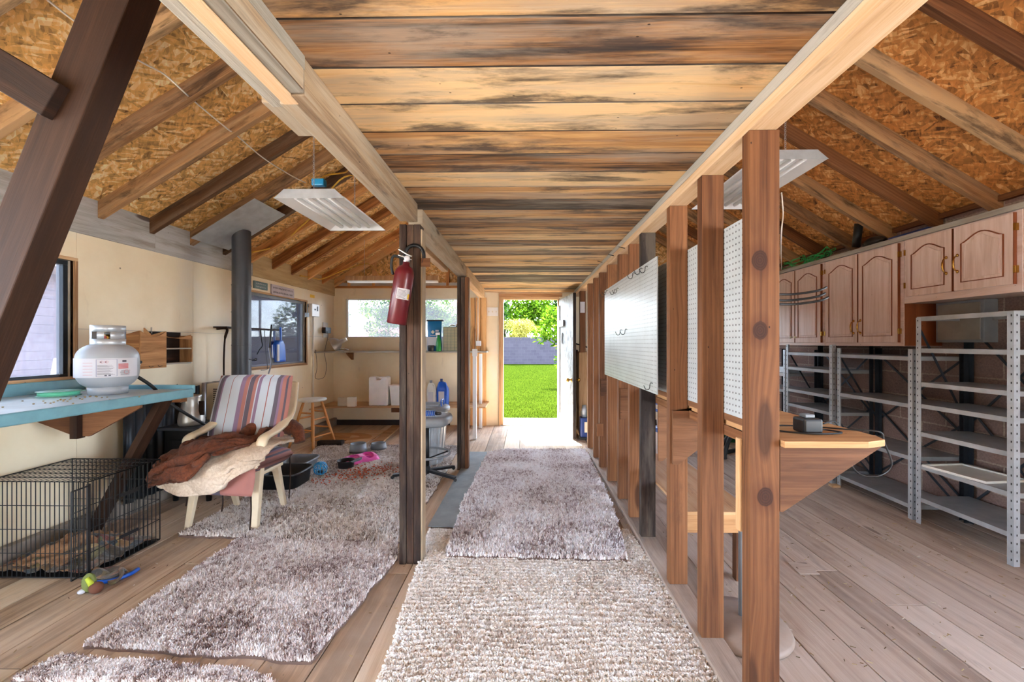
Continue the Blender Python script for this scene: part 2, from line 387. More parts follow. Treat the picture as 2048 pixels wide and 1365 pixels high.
# peg holes belong to the board itself
t = NT('perforated_board'); uv = t.tc('UV'); sp = t.n('ShaderNodeSeparateXYZ', {0: uv})
fx = t.math('SUBTRACT', t.math('FRACT', t.math('DIVIDE', sp.outputs[0], .0254)), .5); fy = t.math('SUBTRACT', t.math('FRACT', t.math('DIVIDE', sp.outputs[1], .0254)), .5)
rr = t.math('SQRT', t.math('ADD', t.math('MULTIPLY', fx, fx), t.math('MULTIPLY', fy, fy)))
hole = t.mr(rr, .13, .17, 1, 0); sm = t.noise(t.tc(), 3, 5, .7)
t.fin(t.mix(hole, t.ramp(sm, [(.35, lin((192,197,198))), (.7, lin((172,177,178)))]), (.012, .011, .01, 1)), .35, 0, hole, -.5, .003)
M['peg'] = t.m
# ---- floor: one mesh of planks running away from the camera
def planks_floor(name, x0, x1, m, seed):
    random.seed(seed); b = MB(); x = x0
    while x < x1-.01:
        wd = min(random.choice((.18, .19, .2, .22)), x1-x); y = FY; r = random.random()
        while y < BY+.1:
            L = random.uniform(2.2, 4.2); e = min(y+L, BY+.1)
            if BY+.1-e < .5: e = BY+.1
            b.box(x+.002, x+wd-.003, y+.002, e-.003, -.03, random.uniform(-.003, .0), ax=1, r=random.random()); y = e
        x += wd
    b.box(x0, x1, FY, BY+.1, -.08, -.032, r=.0)
    o = ST(b.build(name, m, bevel=.002)); return o
planks_floor('floor', LX-.1, .82, M['floor'], 3)
planks_floor('floor.001', .82, RXW+.1, M['floor_r'], 4)
# ---- centre ceiling boards across
b = MB(); y = FY; k = 0; random.seed(12)
while y < BY:
    wd = .19+random.choice((-.005, 0, .005, .0)); b.box(-.80, .92, y+.002, y+wd-.005, CEIL, CEIL+.022+random.uniform(0, .003), ax=0, r=random.choice((.1, .3, .5, .6, .75, .9))); b.r[-4] = b.r[-3] = -1.2; y += wd  # side faces coloured dark to stand in for shade in the joints
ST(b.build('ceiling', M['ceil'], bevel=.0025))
b = MB(); b.box(-.80, .92, FY, BY, CEIL+.026, CEIL+.035, r=.1); ST(b.build('ceiling_light_block', M['baseblack']))  # dark sheet added to block light above and keep the gaps dark
# ---- roof sheets
def slope(name, xa, za, xb, zb, m):
    b = MB(); d = V((xb-xa, 0, zb-za)); L = d.length; x = d.normalized(); z = V((-x.z, 0, x.x))
    if z.z < 0: z = -z
    Mx = Matrix(((x.x,0,z.x,xa),(x.y,1,z.y,0),(x.z,0,z.z,za),(0,0,0,1)))
    yy = FY
    while yy < BY+.2:
        b.box(0, L*.48, yy+.002, min(yy+2.44, BY+.2)-.002, 0, .015, Mx, ax=1); b.box(L*.483, L, yy+.002, min(yy+2.44, BY+.2)-.002, 0, .015, Mx, ax=1); yy += 2.44
    b.box(0, L, FY-.05, BY+.25, .0155, .03, Mx, ax=1)
    return ST(b.build(name, m))
RD = .125
OV = .42
slope('ceiling_left', LX-OV, EAVE+RD-SL*OV, RIDGE_X, RZ+RD, M['osb'])
slope('ceiling_right', RXW+OV, EAVE+RD-SL*OV, RIDGE_X, RZ+RD, M['osb_r'])
# ---- left wall (sheets with fine joints, window holes)
# windows : (y0,y1,z0,z1)
w1a = XW(146, 522, LX); w1b = XW(146, 757, LX)
w2a = XW(612, 601, LX); w2b = XW(612, 728, LX)
ADDED_OPENING = (-1.5, .95, -.2, 2.08)  # wide opening added out of view to let daylight in
WIN1 = (1.15, w1a.y, 1.08, 1.885); WIN2 = (4.55, w2a.y, 1.035, 1.905)
def wall_x(name, X, th, y0, y1, z0, z1, holes, seams_y, seams_z, m):
    b = MB(); ys = sorted(set([y0, y1]+[h[0] for h in holes]+[h[1] for h in holes]+seams_y)); zs = sorted(set([z0, z1]+[h[2] for h in holes]+[h[3] for h in holes]+seams_z))
    for i in range(len(ys)-1):
        for j in range(len(zs)-1):
            cy, cz = (ys[i]+ys[i+1])/2, (zs[j]+zs[j+1])/2
            if any(h[0] < cy < h[1] and h[2] < cz < h[3] for h in holes): continue
            gy0 = .0015 if ys[i] in seams_y else 0; gy1 = .0015 if ys[i+1] in seams_y else 0
            gz0 = .0015 if zs[j] in seams_z and (cy > 2.9) else 0; gz1 = .0015 if zs[j+1] in seams_z and (cy > 2.9) else 0
            b.box(min(X, X+th), max(X, X+th), ys[i]+gy0, ys[i+1]-gy1, zs[j]+gz0, zs[j+1]-gz1, r=.5)
    return ST(b.build(name, m))
yseam1 = XW(153, 500, LX).y; yseam2 = XW(386, 700, LX).y
wall_x('wall_left', LX, -.012, FY, BY+.1, .12, 2.35, [WIN1, WIN2, ADDED_OPENING], [yseam1, yseam2, yseam1+2.44+.75], [1.42], M['cream'])
b = MB()
for y0, y1, z0, z1 in ((ADDED_OPENING[1], WIN1[0], -.1, 2.3), (ADDED_OPENING[0], ADDED_OPENING[1], 2.08, 2.3), (WIN1[1], WIN2[0], -.1, 2.3), (WIN2[1], BY+.12, -.1, 2.3), (WIN1[0], WIN1[1], -.1, WIN1[2]), (WIN1[0], WIN1[1], WIN1[3], 2.3), (WIN2[0], WIN2[1], -.1, WIN2[2]), (WIN2[0], WIN2[1], WIN2[3], 2.3)):
    b.box(LX-.1, LX-.0125, y0, y1, z0, z1, r=.5)
ST(b.build('wall_left_outer', M['concrete']))
b = MB(); b.box(LX, LX+.06, ADDED_OPENING[1], BY, -.02, .12, r=.5); ST(b.build('trim_curb', M['curb'], bevel=.01))
b = MB(); b.box(LX-.001, LX+.02, FY, 3.45, 2.085, 2.36, r=.35); b.box(LX-.001, LX+.02, 3.452, 4.7, 2.085, 2.36, r=.5); ST(b.build('trim_fascia', M['blueboard']))
b = MB(); b.box(LX-.001, LX+.021, 4.702, BY, 2.085, 2.36, r=.5); ST(b.build('trim_fascia.001', M['grayboard']))
# ---- back wall
DX0, DX1, DZ = W(1003, 850, BY).x, W(1118, 850, BY).x, W(1060, 597, BY).z
WB = (W(692, 600, BY).x, W(916, 600, BY).x, W(800, 676, BY).z, W(800, 598, BY).z)
def wall_y(name, Y, th, x0, x1, z0, z1, holes, m, sx=()):
    b = MB(); xs = sorted(set([x0, x1]+[h[0] for h in holes]+[h[1] for h in holes]+list(sx))); zs = sorted(set([z0, z1]+[h[2] for h in holes]+[h[3] for h in holes]))
    for i in range(len(xs)-1):
        for j in range(len(zs)-1):
            cx, cz = (xs[i]+xs[i+1])/2, (zs[j]+zs[j+1])/2
            if any(h[0] < cx < h[1] and h[2] < cz < h[3] for h in holes): continue
            b.box(xs[i]+(.0015 if xs[i] in sx else 0), xs[i+1]-(.0015 if xs[i+1] in sx else 0), min(Y, Y+th), max(Y, Y+th), zs[j], zs[j+1], r=.5)
    return ST(b.build(name, m))
WR = (1.35, 2.95, .95, 1.85)  # hidden window added to light the right bay
door_hole = (DX0, DX1, -.1, DZ)
wall_y('wall_back', BY, .012, LX, RXW, -.02, 2.21, [door_hole, WB, WR], M['cream'])
wall_y('wall_back_outer', BY+.0125, .09, LX-.1, RXW+.2, -.1, 2.3, [door_hole, WB, WR], M['concrete'])
b = MB(); Mg = Matrix(((1,0,0,0),(0,0,-1,BY+.10),(0,1,0,0),(0,0,0,1)))
b.prism([(LX-.1, 2.2), (RXW+.2, 2.2), (RXW+.1, EAVE+RD), (RIDGE_X, RZ+RD), (LX-.1, EAVE+RD)], .015, Mg, .5)
ST(b.build('wall_gable', M['osb']))
b = MB()
b.box(LX, RXW, BY-.0, BY+.084, 2.21, 2.25, r=.4)
for x in (-2.85, -2.45, -2.05, -1.65, -1.25, -.85, 1.2, 1.6, 2.0, 2.4, 2.8):
    z1 = EAVE+RD+SL*((x-LX) if x < RIDGE_X else (RXW-x))-.08
    b.box(x-.022, x+.022, BY+.0, BY+.084, 2.251, z1, r=random.random(), ax=2)
ST(b.build('trim_gable_studs', M['rafter2']))
b = MB(); b.box(LX+.06, W(900, 850, BY).x, BY-.02, BY, .0, .085, r=.5); ST(b.build('baseboard_back', M['baseblack']))
b = MB(); b.box(1.3, RXW, BY-.02, BY, .0, .1, r=.5); ST(b.build('baseboard_back.001', M['baseblack']))
# ---- right wall of blocks
b = MB(); b.box(RXW, RXW+.2, 1.1, BY+.1, -.1, 2.3, r=.5, ax=1); b.box(RXW, RXW+.2, FY, 1.099, 2.0, 2.3, r=.5, ax=1); ST(b.build('wall_right', M['cmu']))  # near part left open out of view, added for more daylight
b = MB(); b.box(RXW-.04, RXW+.1, FY, BY, 2.3, 2.34, r=.5, ax=1); ST(b.build('trim_wall_plate', M['stud']))
# ---- windows
def window_x(name, X, w, fm, tm):
    y0, y1, z0, z1 = w; f = MB(); t_ = .03
    for (a, c, d, e) in ((y0, y1, z1-t_, z1), (y0, y1, z0, z0+t_), (y0, y0+t_, z0+t_, z1-t_), (y1-t_, y1, z0+t_, z1-t_)): f.box(X-.085, X-.035, a, c, d, e)
    o = ST(f.build(name, fm, bevel=.002))
    g = MB(); g.box(X-.062, X-.058, y0+t_, y1-t_, z0+t_, z1-t_); p = g.build('pane', M['glass'], o)
    r = MB(); k = .022
    for (a, c, d, e) in ((y0-k, y1+k, z1, z1+k), (y0-k, y1+k, z0-k, z0), (y0-k, y0, z0, z1), (y1, y1+k, z0, z1)): r.box(X-.02, X+.012, a, c, d, e)
    r.box(X-.034, X, y0, y1, z0-.001, z0+.012)
    r.build('window_frame', tm, o); return o
o = window_x('window_1', LX, WIN1, M['steeldark'], M['tan'])
s = MB(); s.box(LX-.07, LX-.045, 2.35, 2.38, WIN1[2]+.03, WIN1[3]-.03); s.build('sash', M['galv'], o)
window_x('window_2', LX, WIN2, M['graypl'], M['tan'])
for WQ, nm_ in ((WB, 'window_3'), (WR, 'window_added_light')):
  x0, x1, z0, z1 = WQ; f = MB()
  for (a, c, d, e) in ((x0, x1, z1-.02, z1), (x0, x1, z0, z0+.02), (x0, x0+.025, z0+.02, z1-.02), (x1-.025, x1, z0+.02, z1-.02), ((x0+x1)/2-.01, (x0+x1)/2+.01, z0+.02, z1-.02)): f.box(a, c, BY+.02, BY+.06, d, e)
  o = ST(f.build(nm_, M['white'], bevel=.002)); g = MB(); g.box(x0+.025, x1-.025, BY+.038, BY+.042, z0+.02, z1-.02); g.build('pane', M['glass'], o)
  f = MB(); k = .05
  for (a, c, d, e) in ((x0-k, x1+k, z1, z1+k), (x0-k, x1+k, z0-k*.7, z0), (x0-k, x0, z0, z1), (x1, x1+k, z0, z1)): f.box(a, c, BY-.012, BY, d, e)
  f.build('window_frame', M['cream'], o)
# ---- door frame, door leaf and the wall round the door
f = MB()
f.box(DX0, DX0+.03, BY-.02, BY+.11, -.02, DZ); f.box(DX1-.02, DX1+.02, BY-.0, BY+.11, -.02, DZ); f.box(DX0, DX1, BY-.02, BY+.11, DZ-.02, DZ+.02)
f.box(DX0-.04, DX0, BY-.025, BY, 0, DZ+.06); f.box(DX0-.04, DX1+.05, BY-.026, BY, DZ+.02, DZ+.075)
o = ST(f.build('door_1', M['tan'], bevel=.002)); f = MB(); f.box(DX0-.02, DX1+.02, BY-.03, BY+.12, -.03, .012); f.build('threshold', M['concrete'], o)
b = MB()
for px0, px1, dy in ((962, 972, .06), (952, 961, .05), (941, 949, .03)):
    a, c = W(px0, 850, BY-dy).x, W(px1, 850, BY-dy).x; b.box(a, c, BY-dy, BY-.001, 0, 2.05, r=random.random())
ST(b.build('trim_door_studs', M['rafter2'], bevel=.002))

# unseen front wall, closed to cut frontal light; added side openings let daylight in
b = MB(); yy = FY+.05; Mg = Matrix(((1,0,0,0),(0,0,-1,yy),(0,1,0,0),(0,0,0,1)))
b.prism([(LX, 2.3), (RXW, 2.3), (RXW, EAVE+RD-.02), (RIDGE_X, RZ+RD-.02), (LX, EAVE+RD-.02)], .03, Mg, .5)
b.box(LX, RXW, yy-.03, yy, -.02, 2.3, r=.5)
ST(b.build('wall_front', M['cream']))
# ---------------------------------------------------------------- rafters, beams, studs, posts
BZ = .99
ORD = ['nearest', 'second', 'third', 'fourth', 'fifth', 'sixth', 'seventh', 'eighth', 'ninth', 'tenth', 'eleventh', 'twelfth', 'thirteenth', 'fourteenth', 'fifteenth', 'sixteenth', 'seventeenth', 'eighteenth', 'nineteenth', 'twentieth']
ya = XW(190, 438, LX).y; yb = XW(666, 575, LX).y; n = 9; dy = (yb-ya)/n; print('rafters', ya, yb, dy)
ryL = [ya+dy*k for k in range(-11, n+1)]
def rafter(side, y, m, nm='rafter'):
    b = MB(); th = .045; dz = RD/math.cos(math.atan(SL))*.98
    xa = LX-.12 if side < 0 else RXW+.12
    za = EAVE-SL*.12; zb = RZ
    Mx = Matrix(((1,0,0,0),(0,0,1,y),(0,1,0,0),(0,0,0,1)))
    xr = RIDGE_X-(.02 if side < 0 else -.02); zr = RZ-SL*.02
    poly = [(xa, za), (xr, zr), (xr, zr+dz*.94), (xa, za+dz*.94)]
    if side > 0: poly = poly[::-1]
    x = V((xr-xa, 0, zr-za)); L = x.length
    # beam with the grain along its length
    xn = x.normalized(); zn = V((-xn.z, 0, xn.x)); zn = zn if zn.z > 0 else -zn
    q = Matrix(((xn.x,0,zn.x,xa),(0,1,0,y),(xn.z,0,zn.z,za),(0,0,0,1)))
    b.box(0, L, 0, th, .002, RD-.004, q, ax=0)
    return b.build(nm, m, bevel=.003)
vis = 0
for k, y in enumerate(ryL):
    o = rafter(-1, y, M['rafter'] if y < 4.4 else M['rafter2'])
    if y < .5: lab = 'roof rafter above the open front end, %s of the left slope' % ORD[k]
    else: lab = 'sloping roof rafter on the left, %s one counted back from the gable wall' % (['first']+ORD[1:])[len(ryL)-1-k]
    T(o, lab, 'rafter', 'rafters of the left roof slope')
    o = rafter(1, y-.03, M['rafter'] if k % 3 else M['stud'])
    if y < .5: lab = 'roof rafter above the open front end, %s of the right slope' % ORD[k]
    else: lab = 'dark roof rafter above the cupboards on the right, %s counted from the gable wall' % (['first']+ORD[1:])[len(ryL)-1-k]
    T(o, lab, 'rafter', 'rafters of the right roof slope')
b = MB(); b.box(RIDGE_X-.018, RIDGE_X+.018, FY, BY+.1, RZ-.08, RZ+.1); T(b.build('ridge_board', M['rafter']), 'ridge board at the peak joining both roof slopes', 'board')
# left beams
def pbox(name, m, x0, x1, y0, y1, z0, z1, label, cat, group=None, bev=.004):
    b = MB(); b.box(x0, x1, y0, y1, z0, z1); return T(b.build(name, m, bevel=bev), label, cat, group)
XL, XR = -.735, -.632
e = E('ceiling_beam', (-.7, 0, 2.03), 'built-up beam of whitewashed and tan planks at upper left, near its cut end', 'beam')
b = MB(); b.box(-.672, XR-.0, FY, 1.19, 2.035, CEIL); b.box(-.632, -.628, FY, 1.19, 2.10, CEIL); b.build('plank', M['white_ply'], e, bevel=.004)
b = MB(); b.box(-.718, -.6725, FY, 1.24, 2.03, CEIL); b.build('plank', M['tan'], e, bevel=.003)
b = MB(); b.box(-.775, -.7185, FY, 1.28, 2.045, CEIL+.02); b.build('plank', M['white_ply'], e, bevel=.004)
b = MB(); b.box(-.632, -.628, -1.2, 1.18, 2.04, 2.098); b.build('edge_board', M['beam'], e)
P1 = (2.46, 2.555)
pbox('beam_block', M['beam'], -.80, -.737, 1.26, 1.47, 2.05, 2.13, 'short dark timber block beside the left ceiling beam end', 'block')
e = E('ceiling_beam', (-.68, 1.2, 2.03), 'weathered grey beam running from the whitewashed plank end to the extinguisher post', 'beam')
b = MB(); b.box(-.632-.05, XR, 1.195, 2.462, 2.032, CEIL); b.build('plank', M['beam'], e, bevel=.004)
b = MB(); b.box(-.735, -.6825, 1.245, 2.462, 2.037, CEIL); b.build('plank', M['beam'], e, bevel=.004)
pbox('ceiling_beam', M['beam'], -.715, XR+.006, 2.56, 4.47, 2.02, CEIL, 'weathered beam between the extinguisher post and the second post', 'beam')
pbox('ceiling_beam', M['tan'], -.70, XR+.02, 4.475, 6.35, 2.01, CEIL, 'pale beam running from the second left post towards the door', 'beam')
pbox('tie_board', M['tan'], -.86, -.80, 2.9, 4.35, 2.06, 2.12, 'thin pale timber rail outside the left beam behind the extinguisher post', 'board')
# posts : three plies each
def post(x0, x1, y0, y1, z1, label, mats):
    e = E('support_post', ((x0+x1)/2, (y0+y1)/2, 0), label, 'post'); wd = (x1-x0)/3
    for i in range(3):
        b = MB(); b.box(x0+i*wd+.001, x0+(i+1)*wd-.001, y0+(.0, .006, .003)[i], y1, 0, z1-(.0, .0, .0)[i], r=(.3, .55, .4)[i]); b.build('plank', mats[i], e, bevel=.003)
    return e
pa = F(798, 1130); pb = F(841, 1130)
p1 = post(pa.x, pb.x, pa.y, pa.y+.09, 2.03, 'dark built-up post of three planks carrying the fire extinguisher', (M['post'], M['post'], M['post']))
b = MB(); b.box(pb.x+.001, pb.x+.010, pa.y+.004, pa.y+.09, 0, 2.0); b.build('side_board', M['beam'], p1)
pc = F(914, 941); pd = F(937, 941)
post(pc.x, pd.x, pc.y, pc.y+.09, 2.01, 'brown three-plank post between the drafting stool and the mat', (M['post'], M['post'], M['stud']))
# right plate and studs
SX0, SX1 = .765, .86
pbox('top_plate', M['tan'], SX0, SX1, FY, 6.6, 2.05, 2.098, 'tan plank lying along the tops of the stud wall', 'beam')
pbox('top_plate', M['white_ply'], SX0-.0, SX1, FY, 6.6, 2.0985, CEIL-.001, 'pale whitewashed upper plank above the stud wall plate', 'beam')
pbox('sole_plate', M['floor_r'], SX0-.02, SX1+.0, .6, 5.25, 0, .042, 'dusty floor plank under the row of wall studs', 'beam')
studY = [W(1493, 1200, 1).y]
ys = [1.445, 1.83, 2.235, 2.78, 3.09, 3.45, 3.90, 4.33, 4.70, 5.14]
sth = [.05]*10
for i, y in enumerate(ys):
    m = M['post'] if i in (3,) else M['knotty'] if i == 0 else M['stud']
    z0 = .042 if i else .0
    lab = 'reddish brown wall stud, %s of the row from the camera' % ORD[i]
    if i == 0: lab = 'nearest thick wall stud with big knots beside the corner workbench'
    if i == 3: lab = 'dark stained wall stud under the near edge of the corridor pegboard'
    b = MB(); b.box(SX0+(0 if i else .0), SX1+(.0 if i else .008), y, y+.05, z0+.0005, 2.0495, r=(.45, .3, .55, .2, .6, .35, .7, .25, .5, .65)[i]); T(b.build('wall_stud', m, bevel=.003), lab, 'stud', 'studs of the open partition')
pbox('hanging_stud', M['stud'], W(1159, 600, 5.9).x, W(1171, 600, 5.9).x, 5.88, 5.93, W(1160, 705, 5.9).z, 2.05, 'short stud hanging from the ceiling behind the open door with a paper', 'stud')
a = W(1159, 604, 5.875); c = W(1170, 626, 5.875)
pbox('paper_notice', M['label'], a.x+.01, c.x-.003, 5.877, 5.8785, c.z, a.z, 'small cream printed notice on the hanging stud', 'paper', bev=0)
# gussets beneath the pegboards (plywood, same side as the bench)
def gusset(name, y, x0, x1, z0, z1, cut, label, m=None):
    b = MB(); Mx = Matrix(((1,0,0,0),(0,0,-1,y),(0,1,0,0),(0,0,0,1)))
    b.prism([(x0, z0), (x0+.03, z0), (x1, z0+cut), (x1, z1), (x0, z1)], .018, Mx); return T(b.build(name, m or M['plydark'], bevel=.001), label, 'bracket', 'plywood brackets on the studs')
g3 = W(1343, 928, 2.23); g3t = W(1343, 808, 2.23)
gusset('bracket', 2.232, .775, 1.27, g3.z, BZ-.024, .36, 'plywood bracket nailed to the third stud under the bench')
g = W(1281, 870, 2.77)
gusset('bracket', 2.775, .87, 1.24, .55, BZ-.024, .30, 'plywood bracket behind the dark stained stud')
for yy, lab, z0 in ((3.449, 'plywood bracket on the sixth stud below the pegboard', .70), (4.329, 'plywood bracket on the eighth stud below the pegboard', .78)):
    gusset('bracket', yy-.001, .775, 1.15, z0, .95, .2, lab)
# corner workbench: top, bracket

e = E('workbench', (1.06, 2.2, 0), 'plywood wall workbench with a clipped corner fixed to the nearest stud', 'workbench')
n1 = F(1555, 892, BZ); n2 = F(1712, 888, BZ); n3 = F(1757, 877, BZ)
print('bench', n1, n2, n3)
b = MB(); yb0 = 1.425; xo = 1.25
b.prism([(SX1+.012, yb0), (xo-.10, yb0), (xo-.02, yb0+.03), (xo, yb0+.09), (xo, 3.2), (SX1+.012, 3.2)], .022, TR(0, 0, BZ-.022)); b.build('bench_top', M['ply'], e, bevel=.001)
b = MB(); Mx = Matrix(((1,0,0,0),(0,0,-1,yb0+.04),(0,1,0,0),(0,0,0,1)))
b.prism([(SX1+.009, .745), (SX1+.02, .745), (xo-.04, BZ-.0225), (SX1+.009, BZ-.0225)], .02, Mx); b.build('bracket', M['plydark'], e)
b = MB(); b.box(SX1+.001, SX1+.008, 1.50, 3.2, BZ-.065, BZ-.0225); b.build('ledger', M['stud'], e)
# low shelf behind studs
ra = W(1370, 1021, 2.35); rb = W(1472, 1059, 2.35)
e = E('low_shelf', (1.15, 2.8, 0), 'low wooden shelf with a plank edge seen between the studs', 'shelf')
b = MB(); b.box(SX1+.003, 1.22, 2.30, 2.34, rb.z, ra.z); b.build('front_rail', M['ply'], e, bevel=.002)
b = MB(); b.box(SX1+.003, 1.24, 2.29, 3.5, ra.z, ra.z+.015); b.build('shelf_board', M['ply'], e)
for yy in (2.345, 3.4):
    b = MB(); b.box(1.17, 1.22, yy, yy+.045, 0, ra.z); b.build('leg', M['stud'], e)
pbox('upright_strip', M['ply'], W(1473, 900, 1.52).x, W(1480, 900, 1.52).x, 1.50, 1.53, W(1475, 1065, 1.5).z, W(1475, 878, 1.5).z, 'thin pale vertical strip of wood beside the nearest stud', 'wood strip')
# short blocks on studs
for (px, py, Y, lab) in ((1199, 857, 4.32, 'small wooden block nailed low on a far stud near the blue jug'),):
    a = W(px-6, py-9, Y-.02); pbox('nailed_block', M['stud'], a.x, a.x+.07, Y-.022, Y-.001, a.z-.13, a.z, lab, 'block')
# pegboards
e = E('pegboard', (.75, 3.2, 1.02), 'large white pegboard on the corridor side of the studs', 'pegboard')
b = MB(); b.box(.755, .762, 2.42, 4.0, 1.025, 1.82); b.build('panel', M['peg'], e)
b = MB()
for (y, z) in ((3.85, 1.80), (3.95, 1.79), (3.12, 1.42), (3.28, 1.42), (2.5, 1.08), (2.6, 1.79), (2.72, 1.80), (3.4, 1.76), (3.5, 1.76), (2.9, 1.80)):
    hk = MB(); hk.tube(bez([(.757, y, z), (.742, y, z+.004), (.735, y, z-.03), (.715, y, z-.034), (.703, y, z-.01)], 5), .0022, 6)
    hk.build('hook', M['blackm'], e)
e = E('pegboard', (.9, 2.1, 1.02), 'white pegboard standing on the workbench behind the nearest studs', 'pegboard')
b = MB(); b.box(.8615, .868, 1.475, 2.82, BZ+.03, 1.815); b.build('panel', M['peg'], e)
b = MB(); b.box(.8605, .8685, 1.47, 2.83, BZ+.002, BZ+.03); b.build('edge_strip', M['plydark'], e)
for i, (y, z) in enumerate(((1.62, 1.79), (2.02, 1.78))):
    hk = MB(); hk.tube(bez([(.863, y, z+.01), (.853, y, z+.03), (.845, y-.005, z), (.85, y, z-.06), (.842, y, z-.085), (.83, y, z-.06)], 5), .004, 8); hk.build('hook', M['alu'], e)
for z in (1.47, 1.49, 1.455):
    hk = MB(); y0 = 1.44+random.uniform(0, .04); hk.tube(bez([(.869, y0, z), (.93, y0, z+.0), (.99, y0-.03, z+.008), (1.02, y0-.03, z+.02)], 5), .004, 7); hk.build('hook', M['blackm'], e)
# rusty nails and rods on the plate
for i, (px, py) in enumerate(((1250, 497), (1205, 525), (1228, 512))):
    p = W(px, py, .77*840/(px-1050)); b = MB(); b.tube([p, p+V((-.05, 0, .012))], .003, 6); T(b.build('nail', M['blackm']), 'long nail sticking out of the stud plate, %s from the camera' % ('first', 'third', 'second')[i], 'nail', 'nails in the plate')
# dark brace, upper left foreground
e = E('leaning_timber', (-1.9, 1.4, 0), 'big dark brown timber leaning across the upper left foreground', 'timber')
tp = W(247, 0, 1.36); bt = W(22, 560, 1.36); d = (tp-bt).normalized(); p0 = bt-d*(bt.z/d.z); p1_ = tp+d*.55
b = MB(); b.beam(p0+V((0, 0, .0)), p1_, .09, .142, up=(-d.z, 0, d.x)); 
b.build('timber', M['brace'], e, bevel=.004)
a = W(-260, -15, 1.30); c = W(112, 205, 1.30)
b = MB(); b.beam(a, c, .035, .115, up=(0, 0, 1)); o = b.build('crosspiece', M['brace'], e, bevel=.003)
# ---------------------------------------------------------------- outdoors
def grassmat():
    t = NT('lawn'); o = t.tc(); n = t.noise(o, 1.6, 6, .65); n2 = t.noise(t.map(o, (1, .4, 1)), 60, 3, .6)
    v = t.math('ADD', t.math('MULTIPLY', n, .5), t.math('MULTIPLY', n2, .5))
    return t.fin(t.ramp(v, [(.3, (.010, .019, .0012, 1)), (.5, (.017, .028, .002, 1)), (.7, (.025, .037, .003, 1))]), 1., 0, n2, .2, .02, Specular_IOR_Level=0.)
M['grass'] = grassmat()
GZ = -.10
b = MB(); b.box(-40, 40, BY+.12, 30.2, GZ-.1, GZ, r=.5);  b.box(LX-.11, RXW+.3, BY+.12-.001, BY+.12, GZ-.1, GZ); ST(b.build('ground_lawn', M['grass']))
M['blade'] = attrmat('grass_blade', [(0, (44, 62, 16)), (.5, (66, 84, 22)), (1, (88, 102, 32))], .8)
def tufts(name, n, pos, h, wdt, mat, lean=.7, parent=None, cols=None, tri=True):
    # n short pile strands as triangles (or folded quads)
    P = np.array([pos() for _ in range(n)]); a = np.random.rand(n)*2*np.pi; hh = h*(.55+.6*np.random.rand(n))
    la = np.random.rand(n)*2*np.pi; ll = lean*np.random.rand(n)*hh
    ww = wdt*(.6+.8*np.random.rand(n))
    dx, dyy = np.cos(a)*ww/2, np.sin(a)*ww/2
    v = np.zeros((n, 4, 3)); v[:, 0] = P+np.stack([-dx, -dyy, np.zeros(n)], 1); v[:, 1] = P+np.stack([dx, dyy, np.zeros(n)], 1)
    tip = P+np.stack([np.cos(la)*ll, np.sin(la)*ll, hh], 1); k = .45 if tri else .9
    v[:, 2] = tip+np.stack([dx*k, dyy*k, np.zeros(n)], 1); v[:, 3] = tip+np.stack([-dx*k, -dyy*k, np.zeros(n)], 1)
    me = bpy.data.meshes.new(name); me.vertices.add(4*n); me.loops.add(4*n); me.polygons.add(n)
    lo = v.reshape(-1, 3).min(0); 
    if parent: I = wm(parent).inverted(); org = I.translation*-1; org = np.array(wm(parent).translation)
    else: org = np.array([v[:, :, 0].mean(), v[:, :, 1].mean(), lo[2]])
    me.vertices.foreach_set('co', (v.reshape(-1, 3)-org).astype(np.float32).ravel())
    me.loops.foreach_set('vertex_index', np.arange(4*n, dtype=np.int32)); me.polygons.foreach_set('loop_start', np.arange(0, 4*n, 4, dtype=np.int32))
    me.polygons.foreach_set('loop_total', np.full(n, 4, dtype=np.int32))
    me.update(calc_edges=True)
    at = me.attributes.new('rnd', 'FLOAT', 'FACE'); r = np.array([cols(p) for p in P]) if cols else np.random.rand(n)
    at.data.foreach_set('value', r.astype(np.float32)); me.materials.append(mat)
    o = bpy.data.objects.new(name, me); C.objects.link(o)
    if parent: o.parent = parent
    else: o.location = org
    return o
g = tufts('lawn_grass', 46000, lambda: (random.uniform(-2.2, 2.6), 7.62+random.random()**1.5*20, GZ), .028, .009, M['blade'])
T(stuff(g), 'short bright green grass blades just beyond the doorstep', 'grass')
b = MB(); b.box(-1.2, .24, BY+.13, 7.6, GZ-.02, -.03, r=.5); b.box(.25, 1.9, BY+.13, 7.6, GZ-.02, -.03, r=.5); T(b.build('doorstep_slab', plain('worn_concrete', (120,116,110), .85), bevel=.005), 'pale concrete paving slabs outside the open door', 'paving')
b = MB(); b.box(LX-.105, 14, -16, FY-.001, -.12, -.085, r=.5); b.box(-40, LX-.11, -16, BY+.11, -.2, GZ, r=.5); ST(b.build('ground_bounce', M['concrete']))  # pale concrete ground added to bounce sunlight into the room
b = MB(); b.box(RXW+.21, 14, FY, 30, -.2, -.1, r=.5); ST(b.build('ground_side', M['concrete']))
WY = 28.5
b = MB(); b.box(-14, 16, WY, WY+.2, GZ-.02, 1.73, ax=0, r=.5); ob = b.build('garden_wall', M['cmu_out']); T(ob, 'purplish grey block wall at the far side of the lawn', 'wall')
def leaf_mat(nm, stops):
    t = NT(nm); c = t.ramp(t.attr('rnd'), [(p, lin(q)) for p, q in stops])
    d = t.n('ShaderNodeBsdfDiffuse', {0: c}); tr = t.n('ShaderNodeBsdfTranslucent', {0: c}); m_ = t.n('ShaderNodeMixShader', {0: .45, 1: d.outputs[0], 2: tr.outputs[0]})
    t.t.links.new(m_.outputs[0], t.out.inputs[0]); return t.m
